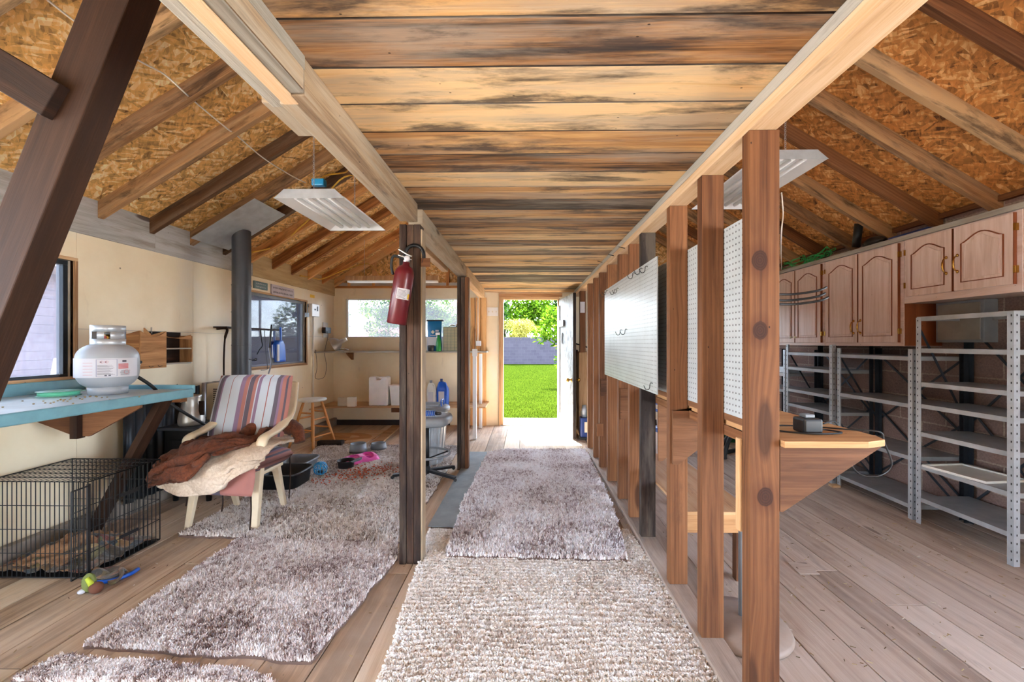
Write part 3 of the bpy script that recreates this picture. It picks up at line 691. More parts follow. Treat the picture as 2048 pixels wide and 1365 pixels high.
ML = {'bright': leaf_mat('bright_green_leaf', [(0, (30,54,9)), (.5, (66,100,17)), (1, (112,138,36))]),
      'dark': leaf_mat('dark_green_leaf', [(0, (16,34,14)), (.6, (34,62,24)), (1, (62,92,40))]),
      'yellow': leaf_mat('golden_leaf', [(0, (92,94,30)), (.5, (150,142,62)), (1, (188,176,104))])}
M['bark'] = plain('bark', (84,66,52), .9, 0, .25, 9, .6)
def foliage(name, blobs, n, size, mat, parent):
    b = MB(); wts = [r[3]*r[4]*r[5] for r in blobs]
    for _ in range(n):
        q = random.choices(blobs, wts)[0]
        while True:
            d = V((random.gauss(0, 1), random.gauss(0, 1), random.gauss(0, 1)))
            if d.length > .1: break
        d.normalize(); rr = random.uniform(.55, 1.08)
        c = V((q[0]+d.x*q[3]*rr, q[1]+d.y*q[4]*rr, q[2]+d.z*q[5]*rr))
        if c.z < GZ: continue
        a = Euler((random.uniform(-1, 1), random.uniform(-1, 1), random.uniform(0, 6.28))).to_matrix(); s = size*random.uniform(.6, 1.3)
        k = len(b.v)
        for p in ((-1, 0, 0), (0, -.42, .08), (1, 0, 0), (0, .42, .08)): b.v.append(c+a @ V(p)*s)
        b.face((k, k+1, k+2, k+3), None, random.random())
    return b.build(name, mat, parent)
def tree(name, label, cat, x, y, h, blobs, n, size, mat, group=None, tr=.12, trunk=True):
    e = E(name, (x, y, GZ), label, cat, group)
    if trunk:
        t_ = MB(); t_.tube([(x, y, GZ), (x+.05, y, h*.35), (x-.03, y, h*.7)], [tr, tr*.8, tr*.4], 8)
        for q in blobs[:6]: t_.tube([(x, y, h*.3), ((x+q[0])/2, (y+q[1])/2, (h*.35+q[2])/2), (q[0], q[1], q[2])], [tr*.5, tr*.35, tr*.15], 6)
        t_.build('trunk', M['bark'], e)
    foliage('foliage', blobs, n, size, mat, e); return e
random.seed(5)
def bl(x, y, z, rx, rz, k, sp): return [(x+random.uniform(-sp, sp), y+random.uniform(-.6, .6), z+random.uniform(-sp, sp)*.8, rx*random.uniform(.6, 1), rx*random.uniform(.5, .9), rz*random.uniform(.6, 1)) for _ in range(k)]
cy = W(1008, 640, 30)
tree('cypress_tree', 'slim dark columnar tree at the left edge of the doorway view', 'tree', cy.x, 30, 5, [(cy.x, 30, .9+i*.7, .40, .4, .6) for i in range(6)], 2600, .07, ML['dark'])
for i, (x, z, r, m_, lab) in enumerate(((-.2, 4.3, 2.6, 'bright', 'tall bright green tree behind the block wall, left of the doorway view'), (3.6, 4.6, 2.8, 'dark', 'tall dark green tree behind the block wall, right of the doorway view'), (-6.8, 3.4, 2.6, 'bright', 'green tree seen through the back window behind the wall'), (-12.2, 3.0, 2.8, 'dark', 'wide green tree seen through the left half of the back window'), (9, 4, 3, 'bright', 'green tree behind the garden wall far right outside'))):
    tree('garden_tree', lab, 'tree', x, 35+i*1.2, z+1, bl(x, 35+i*1.2, z-.6, 1.5, 1.3, 10, r*.65), 7000, .16, ML[m_], 'trees beyond the garden wall', .16)
tree('garden_hedge', 'broad mixed green hedge filling the view of the back window', 'hedge', -9.5, 33, 3, bl(-9.8, 33, 2.4, 1.7, 1.3, 16, 3.2), 16000, .13, ML['bright'], None, .1)
yb_ = W(1046, 655, 29.6)
tree('golden_shrub', 'pale yellow flowering shrub rising over the block wall', 'shrub', yb_.x, 29.6, 2, bl(yb_.x, 29.6, 1.95, .85, .7, 9, .85), 7000, .07, ML['yellow'], None, .06)
sb = W(1102, 640, 14)
tree('leafy_shrub', 'large leafed green shrub leaning in from the right of the doorway', 'shrub', 2.0, 14.4, 2, [(sb.x+.05, 14, 2.25, .42, .4, .35), (sb.x+.1, 14, 1.75, .5, .45, .4), (sb.x-.35, 14.1, 1.6, .3, .3, .3), (sb.x+.35, 14, 1.4, .35, .4, .35), (1.6, 14.2, 1.9, .6, .6, .8), (sb.x+.35, 14.1, .75, .22, .3, .35)], 1900, .085, ML['bright'], None, .05)
tree('dark_bush', 'dark green bushes by the fence outside the far left window', 'shrub', -7.5, 11.5, 1.4, bl(-7.2, 11.5, .9, 1.3, .8, 8, 1.6), 5000, .09, ML['dark'], None, .08)
tree('garden_tree', 'leafy tree outside the left windows above the fence', 'tree', -13, 18, 5, bl(-12, 18, 2.6, 2.0, 1.6, 9, 2.4), 6000, .16, ML['bright'], 'trees beyond the garden wall', .15)
b = MB(); b.box(-9.2, -9.0, 12.3, 24, GZ, .95, r=.5, ax=1); b.box(-9.25, -8.95, 12.3, 24, .955, 1.0, ax=1); T(b.build('side_fence', plain('fence_paint', (124,108,108), .8)), 'long low fence outside the left windows', 'fence')
M['siding'] = plain('mauve_siding', (122,108,116), .8, 0, .08, 2)
e = E('neighbour_house', (-11.5, 7, GZ), 'mauve sided neighbouring house outside the near left window', 'house')
b = MB()
for i in range(17): b.box(-9.9-.001*i, -9.8, 3.5, 12, GZ+i*.18, GZ+i*.18+.175, ax=1, r=.5)
b.box(-13.5, -9.9, 3.5, 12, GZ, 2.96, r=.5); b.build('wall', M['siding'], e)
b = MB(); b.prism([(-9.3, 2.85), (-12.2, 4.3), (-14.2, 3.0), (-13.9, 2.95), (-12.2, 4.05), (-9.4, 2.7)], 9.1, Matrix(((1,0,0,0),(0,0,1,3.2),(0,1,0,0),(0,0,0,1)))); b.build('roof', plain('brown_roof', (110,92,86), .9, 0, .15), e)
e = E('distant_house', (-9, 34, GZ), 'distant brick house roofline seen in the back window', 'house')
b = MB(); b.box(-16, -9.0, 36, 40, GZ, 2.6, r=.5); b.build('wall', plain('brick_house_wall', (150,110,100), .9), e)
b = MB(); b.prism([(-16.5, 2.5), (-8.6, 2.5), (-11, 4.4), (-14.2, 4.4)], 5, Matrix(((1,0,0,0),(0,0,1,35.5),(0,1,0,0),(0,0,0,1)))); b.build('roof', plain('pinkish_roof', (140,112,110), .9), e)
b = MB(); b.box(-7.2, -4.2, 3.2, 6.5, GZ, .34, r=.5); T(b.build('reflection_chair_slab', M['concrete']), 'concrete slab added to raise the stand-in chair outside the near left window', 'patio')  # slab added to lift the chair that stands in for a reflection
# chair outside the near window stands in for a reflection of the armchair
e = E('reflection_chair', (-5.2, 4.45, .34), 'pale chair outside the near left window standing in for the armchair reflection', 'chair')
b = MB(); cx, cyy = -5.2, 4.45; DK = .34
b.grid(lambda u, v: (cx-.25+.5*u, cyy+.25+.08*v, .35+DK+.45*v+.04*math.sin(u*3.14)), 8, 6); b.build('backrest', M['whiteplastic'], e, solid=.02)
b = MB(); b.box(cx-.25, cx+.25, cyy-.25, cyy+.25, .32+DK, .35+DK); b.build('seat', M['whiteplastic'], e)
for sx in (-1, 1):
    for sy in (-1, 1):
        b = MB(); b.tube([(cx+sx*.22, cyy+sy*.22, .32+DK), (cx+sx*.27, cyy+sy*.27, DK)], .02, 6); b.build('leg', M['whiteplastic'], e)
# ---------------------------------------------------------------- rugs and carpets
M['shag'] = attrmat('shag_pile', [(0, (122,96,92)), (.22, (186,166,162)), (.45, (236,226,224)), (1, (254,252,252))], .95, sheen=.2)
M['shag2'] = attrmat('grey_shag_pile', [(0, (128,112,104)), (.22, (196,182,174)), (.45, (238,230,226)), (1, (254,252,250))], .95, sheen=.2)
M['shag3'] = attrmat('pale_shag_pile', [(0, (150,128,128)), (.2, (206,190,190)), (.42, (244,238,238)), (1, (255,254,255))], .95, sheen=.2)
M['loop'] = attrmat('beige_loop_pile', [(0, (222,210,200)), (.3, (244,236,228)), (.75, (250,246,242)), (1, (254,252,250))], .95, sheen=.2)
def inpoly(x, y, P):
    c = False; n = len(P)
    for i in range(n):
        x1, y1 = P[i]; x2, y2 = P[(i+1) % n]
        if (y1 > y) != (y2 > y) and x < (x2-x1)*(y-y1)/(y2-y1)+x1: c = not c
    return c
def rug(name, pts, n, h, wdt, mat, base, label, cat, z=.0, near=None, wob=.02, ribs=False, bb=.012):
    P0 = [(F(*p) if len(p) == 2 else V(p)) for p in pts]; P = []
    for i in range(len(P0)):
        a, c = P0[i], P0[(i+1) % len(P0)]; k = max(2, int((c-a).length/.04))
        for j in range(k):
            q = a.lerp(c, j/k); nn = noise.noise(V((q.x*9, q.y*9, len(pts)*3)))*wob; d = (c-a).normalized(); P.append((q.x-d.y*nn, q.y+d.x*nn))
    b = MB(); b.prism([(p[0], p[1]) for p in P], bb, TR(0, 0, z+.0005)); o = b.build(name, base)
    xs = [p[0] for p in P]; ys_ = [p[1] for p in P]; x0, x1, y0, y1 = min(xs), max(xs), min(ys_), max(ys_)
    def pos():
        while True:
            y = y0+(y1-y0)*(random.random()**(near or 1)); x = random.uniform(x0, x1)
            if inpoly(x, y, P):
                if ribs:
                    rb = math.sin(y*190+noise.noise(V((x*3, y*3, 0)))*9+2*noise.noise(V((x*11, y*8, 3))))
                    if rb < -.2 and random.random() < .72: continue
                    return (x, y, z+bb+.006*rb)
                return (x, y, z+bb+.006*noise.noise(V((x*9, y*9, 1)))+.005*noise.noise(V((x*30, y*30, 5))))
    def col(p):
        v = .5+.42*noise.noise(V((p[0]*4, p[1]*4, 7)))+.55*noise.noise(V((p[0]*32, p[1]*32, 2)))
        return min(1, max(0, v+random.uniform(-.38, .38)))
    tf = tufts('pile', n, pos, h, wdt, mat, parent=o, cols=col, tri=not ribs); stuff(tf)
    return T(o, label, cat)
BS = plain('rug_backing', (120,98,88), .95); BB = plain('carpet_backing', (222,208,192), .95)
rug('shag_rug', [(168, 1300), (620, 1330), (795, 1122), (795, 1092), (480, 1084)], 115000, .022, .006, M['shag'], BS, 'brown and white shag rug lying in the centre left foreground', 'rug')
rug('shag_rug', [(20, 1372), (560, 1380), (470, 1350), (120, 1325)], 20000, .022, .006, M['shag'], BS, 'shag rug cut off by the lower left picture edge', 'rug')
rug('shag_rug', [(355, 1076), (800, 1088), (860, 1000), (905, 925), (920, 896), (640, 893), (585, 950)], 130000, .022, .0075, M['shag2'], BS, 'large grey brown shag rug under the armchair and pet bowls', 'rug')
rug('beige_carpet', [(740, 1420), (1500, 1420), (1330, 1172), (1256, 1065), (858, 1062)], 120000, .011, .0085, M['loop'], BB, 'beige looped carpet runner in the centre foreground', 'carpet', ribs=True, wob=.012, bb=.009)
rug('shag_rug', [V((.0, 0, 0))]*0 or [(892, 1122), (1256, 1130), (1222, 1010), (1170, 905), (1012, 905), (975, 912), (930, 1000)], 95000, .022, .008, M['shag3'], BS, 'long whitish brown shag runner down the middle of the corridor', 'rug', z=.014)
o = E('rubber_mat', (F(920, 980).x, F(920, 980).y, 0), 'flat grey mat strip lying between the posts and the shag runner', 'mat')
b = MB(); q = [F(856, 1058), F(918, 1060), F(985, 907), (F(940, 907))]; b.prism([(p.x, p.y) for p in q], .005, TR(0, 0, .0135)); b.build('sheet', M['asphaltmat'], o)
# loose boards on the floor at the back
def flat(name, pts, th, m, label, cat, z=.0):
    q = [F(*p) for p in pts]; b = MB(); b.prism([(p.x, p.y) for p in q], th, TR(0, 0, z+.001)); return T(b.build(name, m, bevel=.001), label, cat)
flat('plywood_sheet', [(688, 888), (732, 888), (772, 863), (716, 861)], .012, M['tan'], 'thin plywood sheet lying on the floor before the back wall', 'board')
flat('loose_plank', [(741, 890), (760, 892), (802, 854), (786, 853)], .02, M['tan'], 'narrow loose plank lying next to the plywood sheet', 'board')
flat('hatch_outline', [(1575, 1126), (1612, 1127), (1640, 1150), (1600, 1150)], .003, M['floor_r'], 'short patch board let into the floor beside the stud wall', 'board')
b = MB(); c = F(678, 878)
b.grid(lambda u, v: (c.x-.3+.75*u+.05*math.sin(v*5), c.y-.15+.5*v, .006+.07*max(0, noise.noise(V((u*2.6, v*2.2, 4)))+.25)*math.sin(math.pi*u)*math.sin(math.pi*v)), 26, 20)
T(b.build('crumpled_paper', M['ply'], solid=.003), 'crumpled tan floor paper behind the wooden stool', 'paper')
# litter of straw, chips and feathers
M['straw'] = attrmat('straw_bits', [(0, (70,54,40)), (.4, (150,124,84)), (.8, (196,178,130)), (1, (220,214,208))], .9)
def scatter(name, n, area, s, label, cat, hgt=.004):
    b = MB()
    for _ in range(n):
        x, y, z = area(); a = random.uniform(0, 3.14); L = s*random.uniform(.4, 1.4)
        d = V((math.cos(a), math.sin(a), random.uniform(-.05, .15)))*L
        b.beam(V((x, y, z+hgt)), V((x, y, z+hgt))+d, s*.16, s*.12, r=random.random())
    return T(stuff(b.build(name, M['straw'])), label, cat)
scatter('straw_litter', 420, lambda: (random.uniform(-2.6, -.75), random.uniform(3.2, 5.4), .03), .022, 'scattered straw and chips over the shag rug around the chair', 'litter')
scatter('wood_litter', 300, lambda: (random.uniform(.95, 2.85), random.uniform(1.3, 3.2), .001), .016, 'scattered wood chips and leaf bits on the floor of the right bay', 'litter')
scatter('floor_litter', 160, lambda: (random.uniform(-2.4, -.6), random.uniform(1.6, 3.2), .001), .014, 'scattered leaf crumbs on the bare floor of the left bay', 'litter')
scatter('plaster_litter', 170, lambda: (random.uniform(.55, .74), random.uniform(1.6, 5.5), .004), .018, 'grey crumbs along the sole plate edge', 'litter')
# pet kibble
M['kib'] = attrmat('kibble', [(0, (150,60,34)), (.5, (186,88,54)), (1, (206,116,78))], .8)
b = MB(); c = F(722, 953)
for _ in range(230):
    gx, gy = random.gauss(0, .17), random.gauss(0, .13); b.ball((c.x+gx, c.y+gy+gx*.4, .038+random.uniform(0, .008)), .008, .008, .005, 5, 4)
T(stuff(b.build('spilled_kibble', M['kib'])), 'spilled reddish pet kibble on the shag rug', 'pet food')
# floor register
e = E('floor_register', (F(680, 1086).x, F(680, 1086).y, 0), 'dark slotted floor vent between the two shag rugs', 'vent')
a = F(640, 1090); c = F(722, 1080)
b = MB(); b.box(a.x, c.x, a.y, a.y+.09, .001, .003); b.build('pan', M['blackm'], e)
for i in range(9):
    x = a.x+.008+i*(c.x-a.x-.02)/8; b = MB(); b.box(x, x+.006, a.y+.002, a.y+.088, .0035, .008, r=.5); b.build('slat', M['stud'], e)
# ---------------------------------------------------------------- left wall: counter and what stands on it
CT = 1.0; cf = W(382, 782, 1).x
CY1 = 2.90; CXF = W(382, 782, CY1).x; print('counter front', CXF)
e = E('counter', (-2.7, 2.0, 0), 'pale teal laminate wall counter below the near window', 'counter')
def ctop(): 
    b = MB(); b.box(LX+.02, CXF, .9, CY1, CT-.03, CT); return b
ctop().build('worktop', M['tealtop'], e, bevel=.008)
b = MB(); b.box(CXF-.0005, CXF+.018, .9, CY1+.004, CT-.055, CT+.004); b.build('front_edge', M['teal'], e, bevel=.007)
b = MB(); b.box(LX+.001, LX+.02, .9, CY1, CT-.03, CT+.075); b.build('backsplash', M['teal'], e, bevel=.005)
b = MB(); b.box(LX+.0205, CXF+.016, CY1+.001, CY1+.022, CT-.03, CT+.028); b.build('end_lip', M['teal'], e, bevel=.006)
b = MB(); b.box(LX+.03, CXF-.02, CY1-.06, CY1-.01, CT-.085, CT-.031); b.build('end_rail', M['stud'], e)
# gusset arm under it
b = MB(); yg = 2.55; xk = W(171, 840, yg).x; Mx = Matrix(((1,0,0,0),(0,0,-1,yg),(0,1,0,0),(0,0,0,1)))
zb = W(172, 872, yg).z
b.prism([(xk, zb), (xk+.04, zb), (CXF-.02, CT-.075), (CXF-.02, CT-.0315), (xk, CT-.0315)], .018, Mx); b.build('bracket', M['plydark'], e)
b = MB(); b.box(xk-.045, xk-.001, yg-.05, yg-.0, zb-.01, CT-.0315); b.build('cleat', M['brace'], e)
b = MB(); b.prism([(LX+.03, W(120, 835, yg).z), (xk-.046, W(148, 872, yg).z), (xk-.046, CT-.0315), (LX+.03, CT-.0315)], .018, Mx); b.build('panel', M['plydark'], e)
b = MB(); b.beam((LX+.11, 2.845, .0), (CXF-.10, 2.80, CT-.06), .045, .088, up=(0, 1, 0)); b.build('brace', M['brace'], e, bevel=.003)
# propane tank
tc_ = W(210, 786, 2.60); TX, TY = tc_.x, 2.62; print('tank', TX)
e = E('propane_tank', (TX, TY, CT), 'pale grey propane tank with warning label standing on the teal counter', 'propane tank')
R = .152
b = MB(); prof = [(0, .03), (.05, .032), (.09, .042), (.125, .065), (.145, .10), (R, .135), (R, .225), (.147, .255), (.13, .285), (.10, .308), (.06, .32), (.03, .323), (0, .324)]
b.lathe(prof, (TX, TY, CT), 40); b.build('body', M['tank'], e, merge=True, sub=1)
b = MB(); b.lathe([(.088, .0), (.094, 0), (.096, .05), (.09, .05)], (TX, TY, CT+.001), 40); b.build('foot_ring', M['tank'], e)
b = MB(); b.lathe([(R+.001, .178), (R+.0015, .178), (R+.0015, .183), (R+.001, .183)], (TX, TY, CT), 40); b.build('weld_seam', M['tank'], e)
# collar with openings : built from strips
b = MB(); rc = .082; n = 60
def arc(z0, z1, a0, a1):
    b.lathe([(rc-.0015, z0), (rc+.0015, z0), (rc+.0015, z1), (rc-.0015, z1), (rc-.0015, z0)], (TX, TY, CT), max(2, int((a1-a0)/.1)), a0=a0, a1=a1)
D = math.radians
arc(.30, .348, D(0), D(360)); arc(.392, .432, D(0), D(360))
for a in ((-82, -58), (-20, 20), (40, 140), (160, 225), (-128, -105), (-38, -20)): arc(.348, .392, D(a[0]), D(a[1]))
b.build('collar', M['galv'], e)
b = MB(); b.lathe([(0, .32), (.02, .32), (.02, .345), (.012, .35), (.012, .375), (0, .375)], (TX, TY, CT), 16); b.tube([(TX, TY, CT+.355), (TX+.03, TY-.045, CT+.355)], .012, 10); b.build('valve', M['brass'], e)
b = MB(); b.lathe([(0, .375), (.028, .378), (.03, .386), (0, .39)], (TX, TY, CT), 16); b.build('hand_wheel', M['graypl'], e)
b = MB(); b.ball((TX+.03, TY-.05, CT+.357), .008, n=8, m=6); b.build('red_cap', M['redink'], e)
# label as thin curved patches
def cpatch(a0, a1, z0, z1, m, name, dr, parent=None, rad=R):
    bb = MB(); k = max(1, int(abs(a1-a0)/.06))
    bb.grid(lambda u, v: (TX+(rad+dr)*math.cos(a0+(a1-a0)*u), TY+(rad+dr)*math.sin(a0+(a1-a0)*u), CT+z0+(z1-z0)*v), k, 1)
    return bb
face = math.atan2(-TY, -TX)   # towards the camera
A = lambda d: face+math.radians(d)
lb = cpatch(A(-82), A(60), .112, .228, None, '', .0018).build('label', M['label'], e)
bt_ = MB()
def add(bb, a0, a1, z0, z1, dr=.0024):
    k = max(1, int(abs(a1-a0)/.05)); bb.grid(lambda u, v: (TX+(R+dr)*math.cos(a0+(a1-a0)*u), TY+(R+dr)*math.sin(a0+(a1-a0)*u), CT+z0+(z1-z0)*v), k, 1)
fr = MB()
for (a0, a1, z0, z1) in ((-20, -19.3, .118, .222), (14.3, 15, .118, .222), (-20, 15, .118, .119), (-20, 15, .221, .222)): add(fr, A(a0), A(a1), z0, z1)
fr.build('label_frame', M['blueink'], lb)
ink = MB()
for i in range(17):
    z = .186-i*.0036
    if i in (4, 8, 12): continue
    add(ink, A(-18), A(random.uniform(-2, 12)), z, z+.0013)
for i in range(8): add(ink, A(20+random.uniform(0, 2)), A(40+random.uniform(-3, 2)), .150-i*.004, .1515-i*.004)
for a_ in (24, ): add(ink, A(a_), A(a_+8), .203, .215)
for a_ in (-12, -4): add(ink, A(a_-1.6), A(a_+1.6), .203, .209)
for a_ in (-6, .5): add(ink, A(a_), A(a_+4), .121, .128)
ink.build('label_print', M['ink'], lb)
rd = MB()
for a_, zc in ((-10.4, .206), (-2.4, .206)):
    s_ = .009
    for q in range(4):
        p = [(0, s_), (s_, 0), (0, -s_), (-s_, 0)]; (x1, y1), (x2, y2) = p[q], p[(q+1) % 4]
        rd.grid(lambda u, v: (lambda xx, yy: (TX+(R+.0026)*math.cos(A(a_)+xx/R), TY+(R+.0026)*math.sin(A(a_)+xx/R), CT+zc+yy))((x1+(x2-x1)*u)*(1-.18*v), (y1+(y2-y1)*u)*(1-.18*v)), 2, 1)
for i in range(9): add(rd, A(17), A(36), .192-i*.0036, .1945-i*.0036)
for i in range(5): add(rd, A(-45), A(-26), .20-i*.018, .2015-i*.018)
ci = 32; 
for k in range(16):
    a1_, a2_ = k*math.pi/8, (k+1)*math.pi/8; ro = .0135
    rd.grid(lambda u, v: (lambda aa: (TX+(R+.0026)*math.cos(A(ci)+ro*(1-.14*v)*math.cos(aa)/R), TY+(R+.0026)*math.sin(A(ci)+ro*(1-.14*v)*math.cos(aa)/R), CT+.142+ro*(1-.14*v)*math.sin(aa)))(a1_+(a2_-a1_)*u), 1, 1)
rd.build('label_red_print', M['redink'], lb)
# hose behind
h = MB(); h.tube(bez([XW(282, 725, -2.72), (-2.72, 2.74, 1.2), W(300, 770, 2.8), W(330, 800, 2.98), W(372, 828, 3.1), W(428, 860, 3.45)], 8), .011, 8)
T(h.build('gas_hose', M['rubber']), 'black rubber hose running from the propane tank down behind the counter', 'hose')
# spool of line
sc_ = F(118, 792, CT); e = E('line_spool', (sc_.x, sc_.y, CT), 'flat mint green spool of trimmer line on the teal counter', 'spool')
b = MB(); b.lathe([(.03, 0), (.098, .0), (.098, .003), (.07, .004), (.07, .026), (.098, .027), (.098, .03), (.03, .03), (.03, 0)], (sc_.x, sc_.y, CT+.001), 32); b.build('spool_body', M['mint'], e)
b = MB(); b.lathe([(.071, .005), (.09, .005), (.09, .0255), (.071, .0255)], (sc_.x, sc_.y, CT), 32); b.tube(bez([(sc_.x+.08, sc_.y+.02, CT+.02), (sc_.x+.13, sc_.y+.05, CT+.035), (sc_.x+.17, sc_.y+.07, CT+.07)], 6), .0012, 5); b.build('line', plain('mint_line', (112,214,176), .4, 0, .06), e)
b = MB()
for _ in range(34):
    x, y = random.gauss(-2.55, .1), random.gauss(2.32, .12)
    b.ball((x, y, CT+.003), .006, .005, .003, 5, 4)
T(stuff(b.build('bark_crumbs', M['straw'])), 'brown crumbs scattered on the teal counter', 'crumbs')
# wooden wall organiser
def wallpt(px, py): return XW(px, py, LX+.001)
yA, yB, yC = XW(281, 700, -2.92).y, XW(333, 700, -2.92).y, XW(385, 700, -2.98).y
e = E('wall_organiser', (LX, 3.4, 1.2), 'wooden wall organiser with scalloped pocket and two small shelves', 'organiser')
z0 = XW(300, 737, -2.95).z; zt = XW(283, 662, -2.95).z; zm = XW(318, 680, -2.95).z
dY = -2.93
b = MB(); ya_, yb2 = yA, yB
fpts = [(0, z0), (1, z0), (1, zt-.0)]+[(1-k/8, zt-.045*math.sin(math.pi*k/8)) for k in range(1, 8)]+[(0, zt)]
Mx = Matrix(((0,0,-1,-2.92),(1,0,0,0),(0,1,0,0),(0,0,0,1)))
b.prism([(ya_+u*(yb2-ya_), z) for u, z in fpts], .012, Mx); b.build('front_panel', M['ply'], e)
for yy in (ya_, yb2-.012):
    b = MB(); Ms = Matrix(((1,0,0,0),(0,0,1,yy),(0,1,0,0),(0,0,0,1)))
    b.prism([(LX+.001, z0), (-2.932, z0), (-2.932, zt), (LX+.06, zt-.03), (LX+.001, zt+.03)], .012, Ms)
    b.build('side_panel', M['ply'], e)
b = MB(); b.box(LX+.001, -2.932, ya_+.013, yb2-.013, z0, z0+.012); b.build('bottom_panel', M['ply'], e)
b = MB(); b.box(LX+.001, LX+.012, yb2+.001, yC, z0+.03, zt+.0); b.build('back_panel', M['brace'], e)
b = MB(); b.box(LX+.0125, -2.98, yC-.012, yC, z0+.03, zt-.03); b.build('side_panel', M['ply'], e)
for z in (z0+.018, z0+.145, zt-.05):
    if z > z0+.2: continue
    b = MB(); b.box(LX+.0125, -2.98, yb2+.001, yC-.0125, z, z+.012); b.build('shelf', M['white_ply'], e)
b = MB(); Ms2 = Matrix(((0,0,-1,-2.982),(1,0,0,0),(0,1,0,0),(0,0,0,1)))
b.prism([(yb2+.001+u*(yC-yb2-.0135), z) for u, z in ([(0, zt-.04), (1, zt-.065), (1, zt-.02)]+[(1-k/8, zt-.02-.03*math.sin(math.pi*k/8)) for k in range(1, 8)]+[(0, zt-.01)])], .01, Ms2); b.build('scalloped_rail', M['ply'], e)
for k in (.3, .65):
    yy = ya_+k*(yb2-ya_); b = MB(); b.tube(bez([(-2.918, yy, z0+.02), (-2.905, yy, z0+.012), (-2.90, yy+.02, z0+.016)], 4), .002, 5); b.build('hook', M['blackm'], e)
b = MB(); p = XW(303, 655, LX+.02); b.tube([p, p+V((0, 0, -.05))], .005, 6); T(b.build('wall_screw', M['alu']), 'metal peg on the wall above the wooden organiser', 'screw')
# signs above far window
def sign(px0, py0, px1, py1, py0b, py1b, m, ink_, label, rows, bord):
    a = XW(px0, py0, LX+.002); c = XW(px1, py1b, LX+.002); y0, y1 = a.y, c.y; z1 = (a.z+XW(px1, py0b, LX).z)/2; z0 = (XW(px0, py1, LX).z+c.z)/2
    ee = E('wall_sign', (LX, (y0+y1)/2, z0), label, 'sign'); b = MB(); b.box(LX+.001, LX+.018, y0, y1, z0, z1); b.build('board', m, ee, bevel=.002)
    k = MB(); H = (z1-z0)
    for r in range(rows):
        zc = z1-H*(.3+.42*r); y = y0+.03
        while y < y1-.035:
            w_ = random.uniform(.008, .014); k.box(LX+.0182, LX+.019, y, y+w_*.35, zc-H*.09, zc+H*.09); k.box(LX+.0182, LX+.019, y, y+w_, zc-H*.015+random.choice((-.07, .07, 0))*H, zc+H*.015+random.choice((-.06, .06, 0))*H); y += w_+.006
    k.build('lettering', ink_, ee)
sign(506, 562, 533, 579, 567, 579, plain('slate_blue_paint', (104,130,132), .6), M['label'], 'small blue green sign with two white lines above the far left window', 2, 0)
sign(541, 568, 586, 590, 579, 597, plain('pale_lilac_paint', (196,186,194), .6), M['ink'], 'larger whitewashed sign above the far left window', 2, 0)
# tool shelf by the pipe with hanging tools
yS0, yS1 = XW(446, 656, -2.98).y, XW(561, 658, -2.98).y
zS = XW(500, 657, -2.98).z
yS1 = min(yS1, 5.3)
e = E('tool_rail', (LX+.1, 4.3, zS), 'narrow wooden tool rail on brackets crossing the far left window', 'shelf')
b = MB(); b.box(LX+.022, -2.94, yS0, yS1, zS-.012, zS+.004); b.build('rail_board', M['brace'], e)
for yy in (yS0+.04,):
    b = MB(); b.tube(bez([(LX+.03, yy, zS-.02), (-2.97, yy, zS-.02), (-2.99, yy+.0, zS-.12), (-3.0, yy, zS-.3), (-3.0, yy, zS-.52)], 6), [.012]*12+[.008]*13, 6); b.build('bracket', M['brace'], e)
def hang(name, px, py0, py1, X, build, label, cat):
    a = XW(px, py0, X); c = XW(px, py1, X); return build(a, c, label, cat)
def rod(nm, pts, r, m, label, cat):
    b = MB(); b.tube(bez(pts, 6), r, 7); return T(b.build(nm, m), label, cat)
X = -2.93
rod('fire_poker', [XW(521, 659, X), XW(523, 680, X), XW(525, 692, X), XW(519, 700, X), XW(514, 709, X)], .007, M['blackm'], 'short bent black poker hanging from the tool rail', 'poker')
rod('thin_hook_rod', [XW(529, 661, X), XW(531, 700, X), XW(535, 735, X), XW(531, 740, X), XW(522, 741, X)], .003, M['blackm'], 'thin black hooked rod hanging from the tool rail', 'rod')
e = E('hearth_brush', tuple(XW(541, 748, X)), 'black handled brush hanging from the tool rail beside the dustpan', 'brush')
b = MB(); b.tube(bez([XW(543, 650, X), XW(541, 672, X), XW(539, 696, X)], 6), .011, 8); b.build('handle', M['blackp'], e)
b = MB(); b.tube(bez([XW(539, 696, X), XW(541, 712, X), XW(544, 722, X), XW(541, 735, X), XW(537, 748, X)], 6), [.011]*8+[.014]*8+[.008]*9, 8); b.build('bristles', M['graypl'], e)
def dustpan(px, py0, py1, X, m, label, w_=.17):
    a = XW(px, py0, X); c = XW(px, py1, X); e = E('dustpan', tuple(c), label, 'dustpan'); H = a.z-c.z
    b = MB(); yc = a.y
    def fn(u, v):
        ww = w_*(1-.35*(v > .8)*(v-.8)/.2)*(.9+.1*math.sin(v*3)); s_ = abs(2*u-1)
        return (X+.03-.035*s_**3-.02*v, yc+(u-.5)*ww, c.z+v*H*.62)
    b.grid(fn, 12, 10); b.build('scoop', m, e, solid=.004)
    b = MB(); b.box(X-.005, X+.012, yc-.012, yc+.012, c.z+H*.6, a.z); b.build('handle', m, e, bevel=.004)
    b = MB(); b.box(X+.02, X+.034, yc-w_/2*.9, yc-w_/2*.9+.03, c.z+.01, c.z+H*.5); b.build('lip', M['label'], e)
dustpan(561, 655, 724, -2.90, M['bluep'], 'bright blue dustpan hanging in front of the far left window', .24)
dustpan(548, 662, 718, -2.955, M['navy'], 'darker blue dustpan hanging half behind the bright blue one', .16)
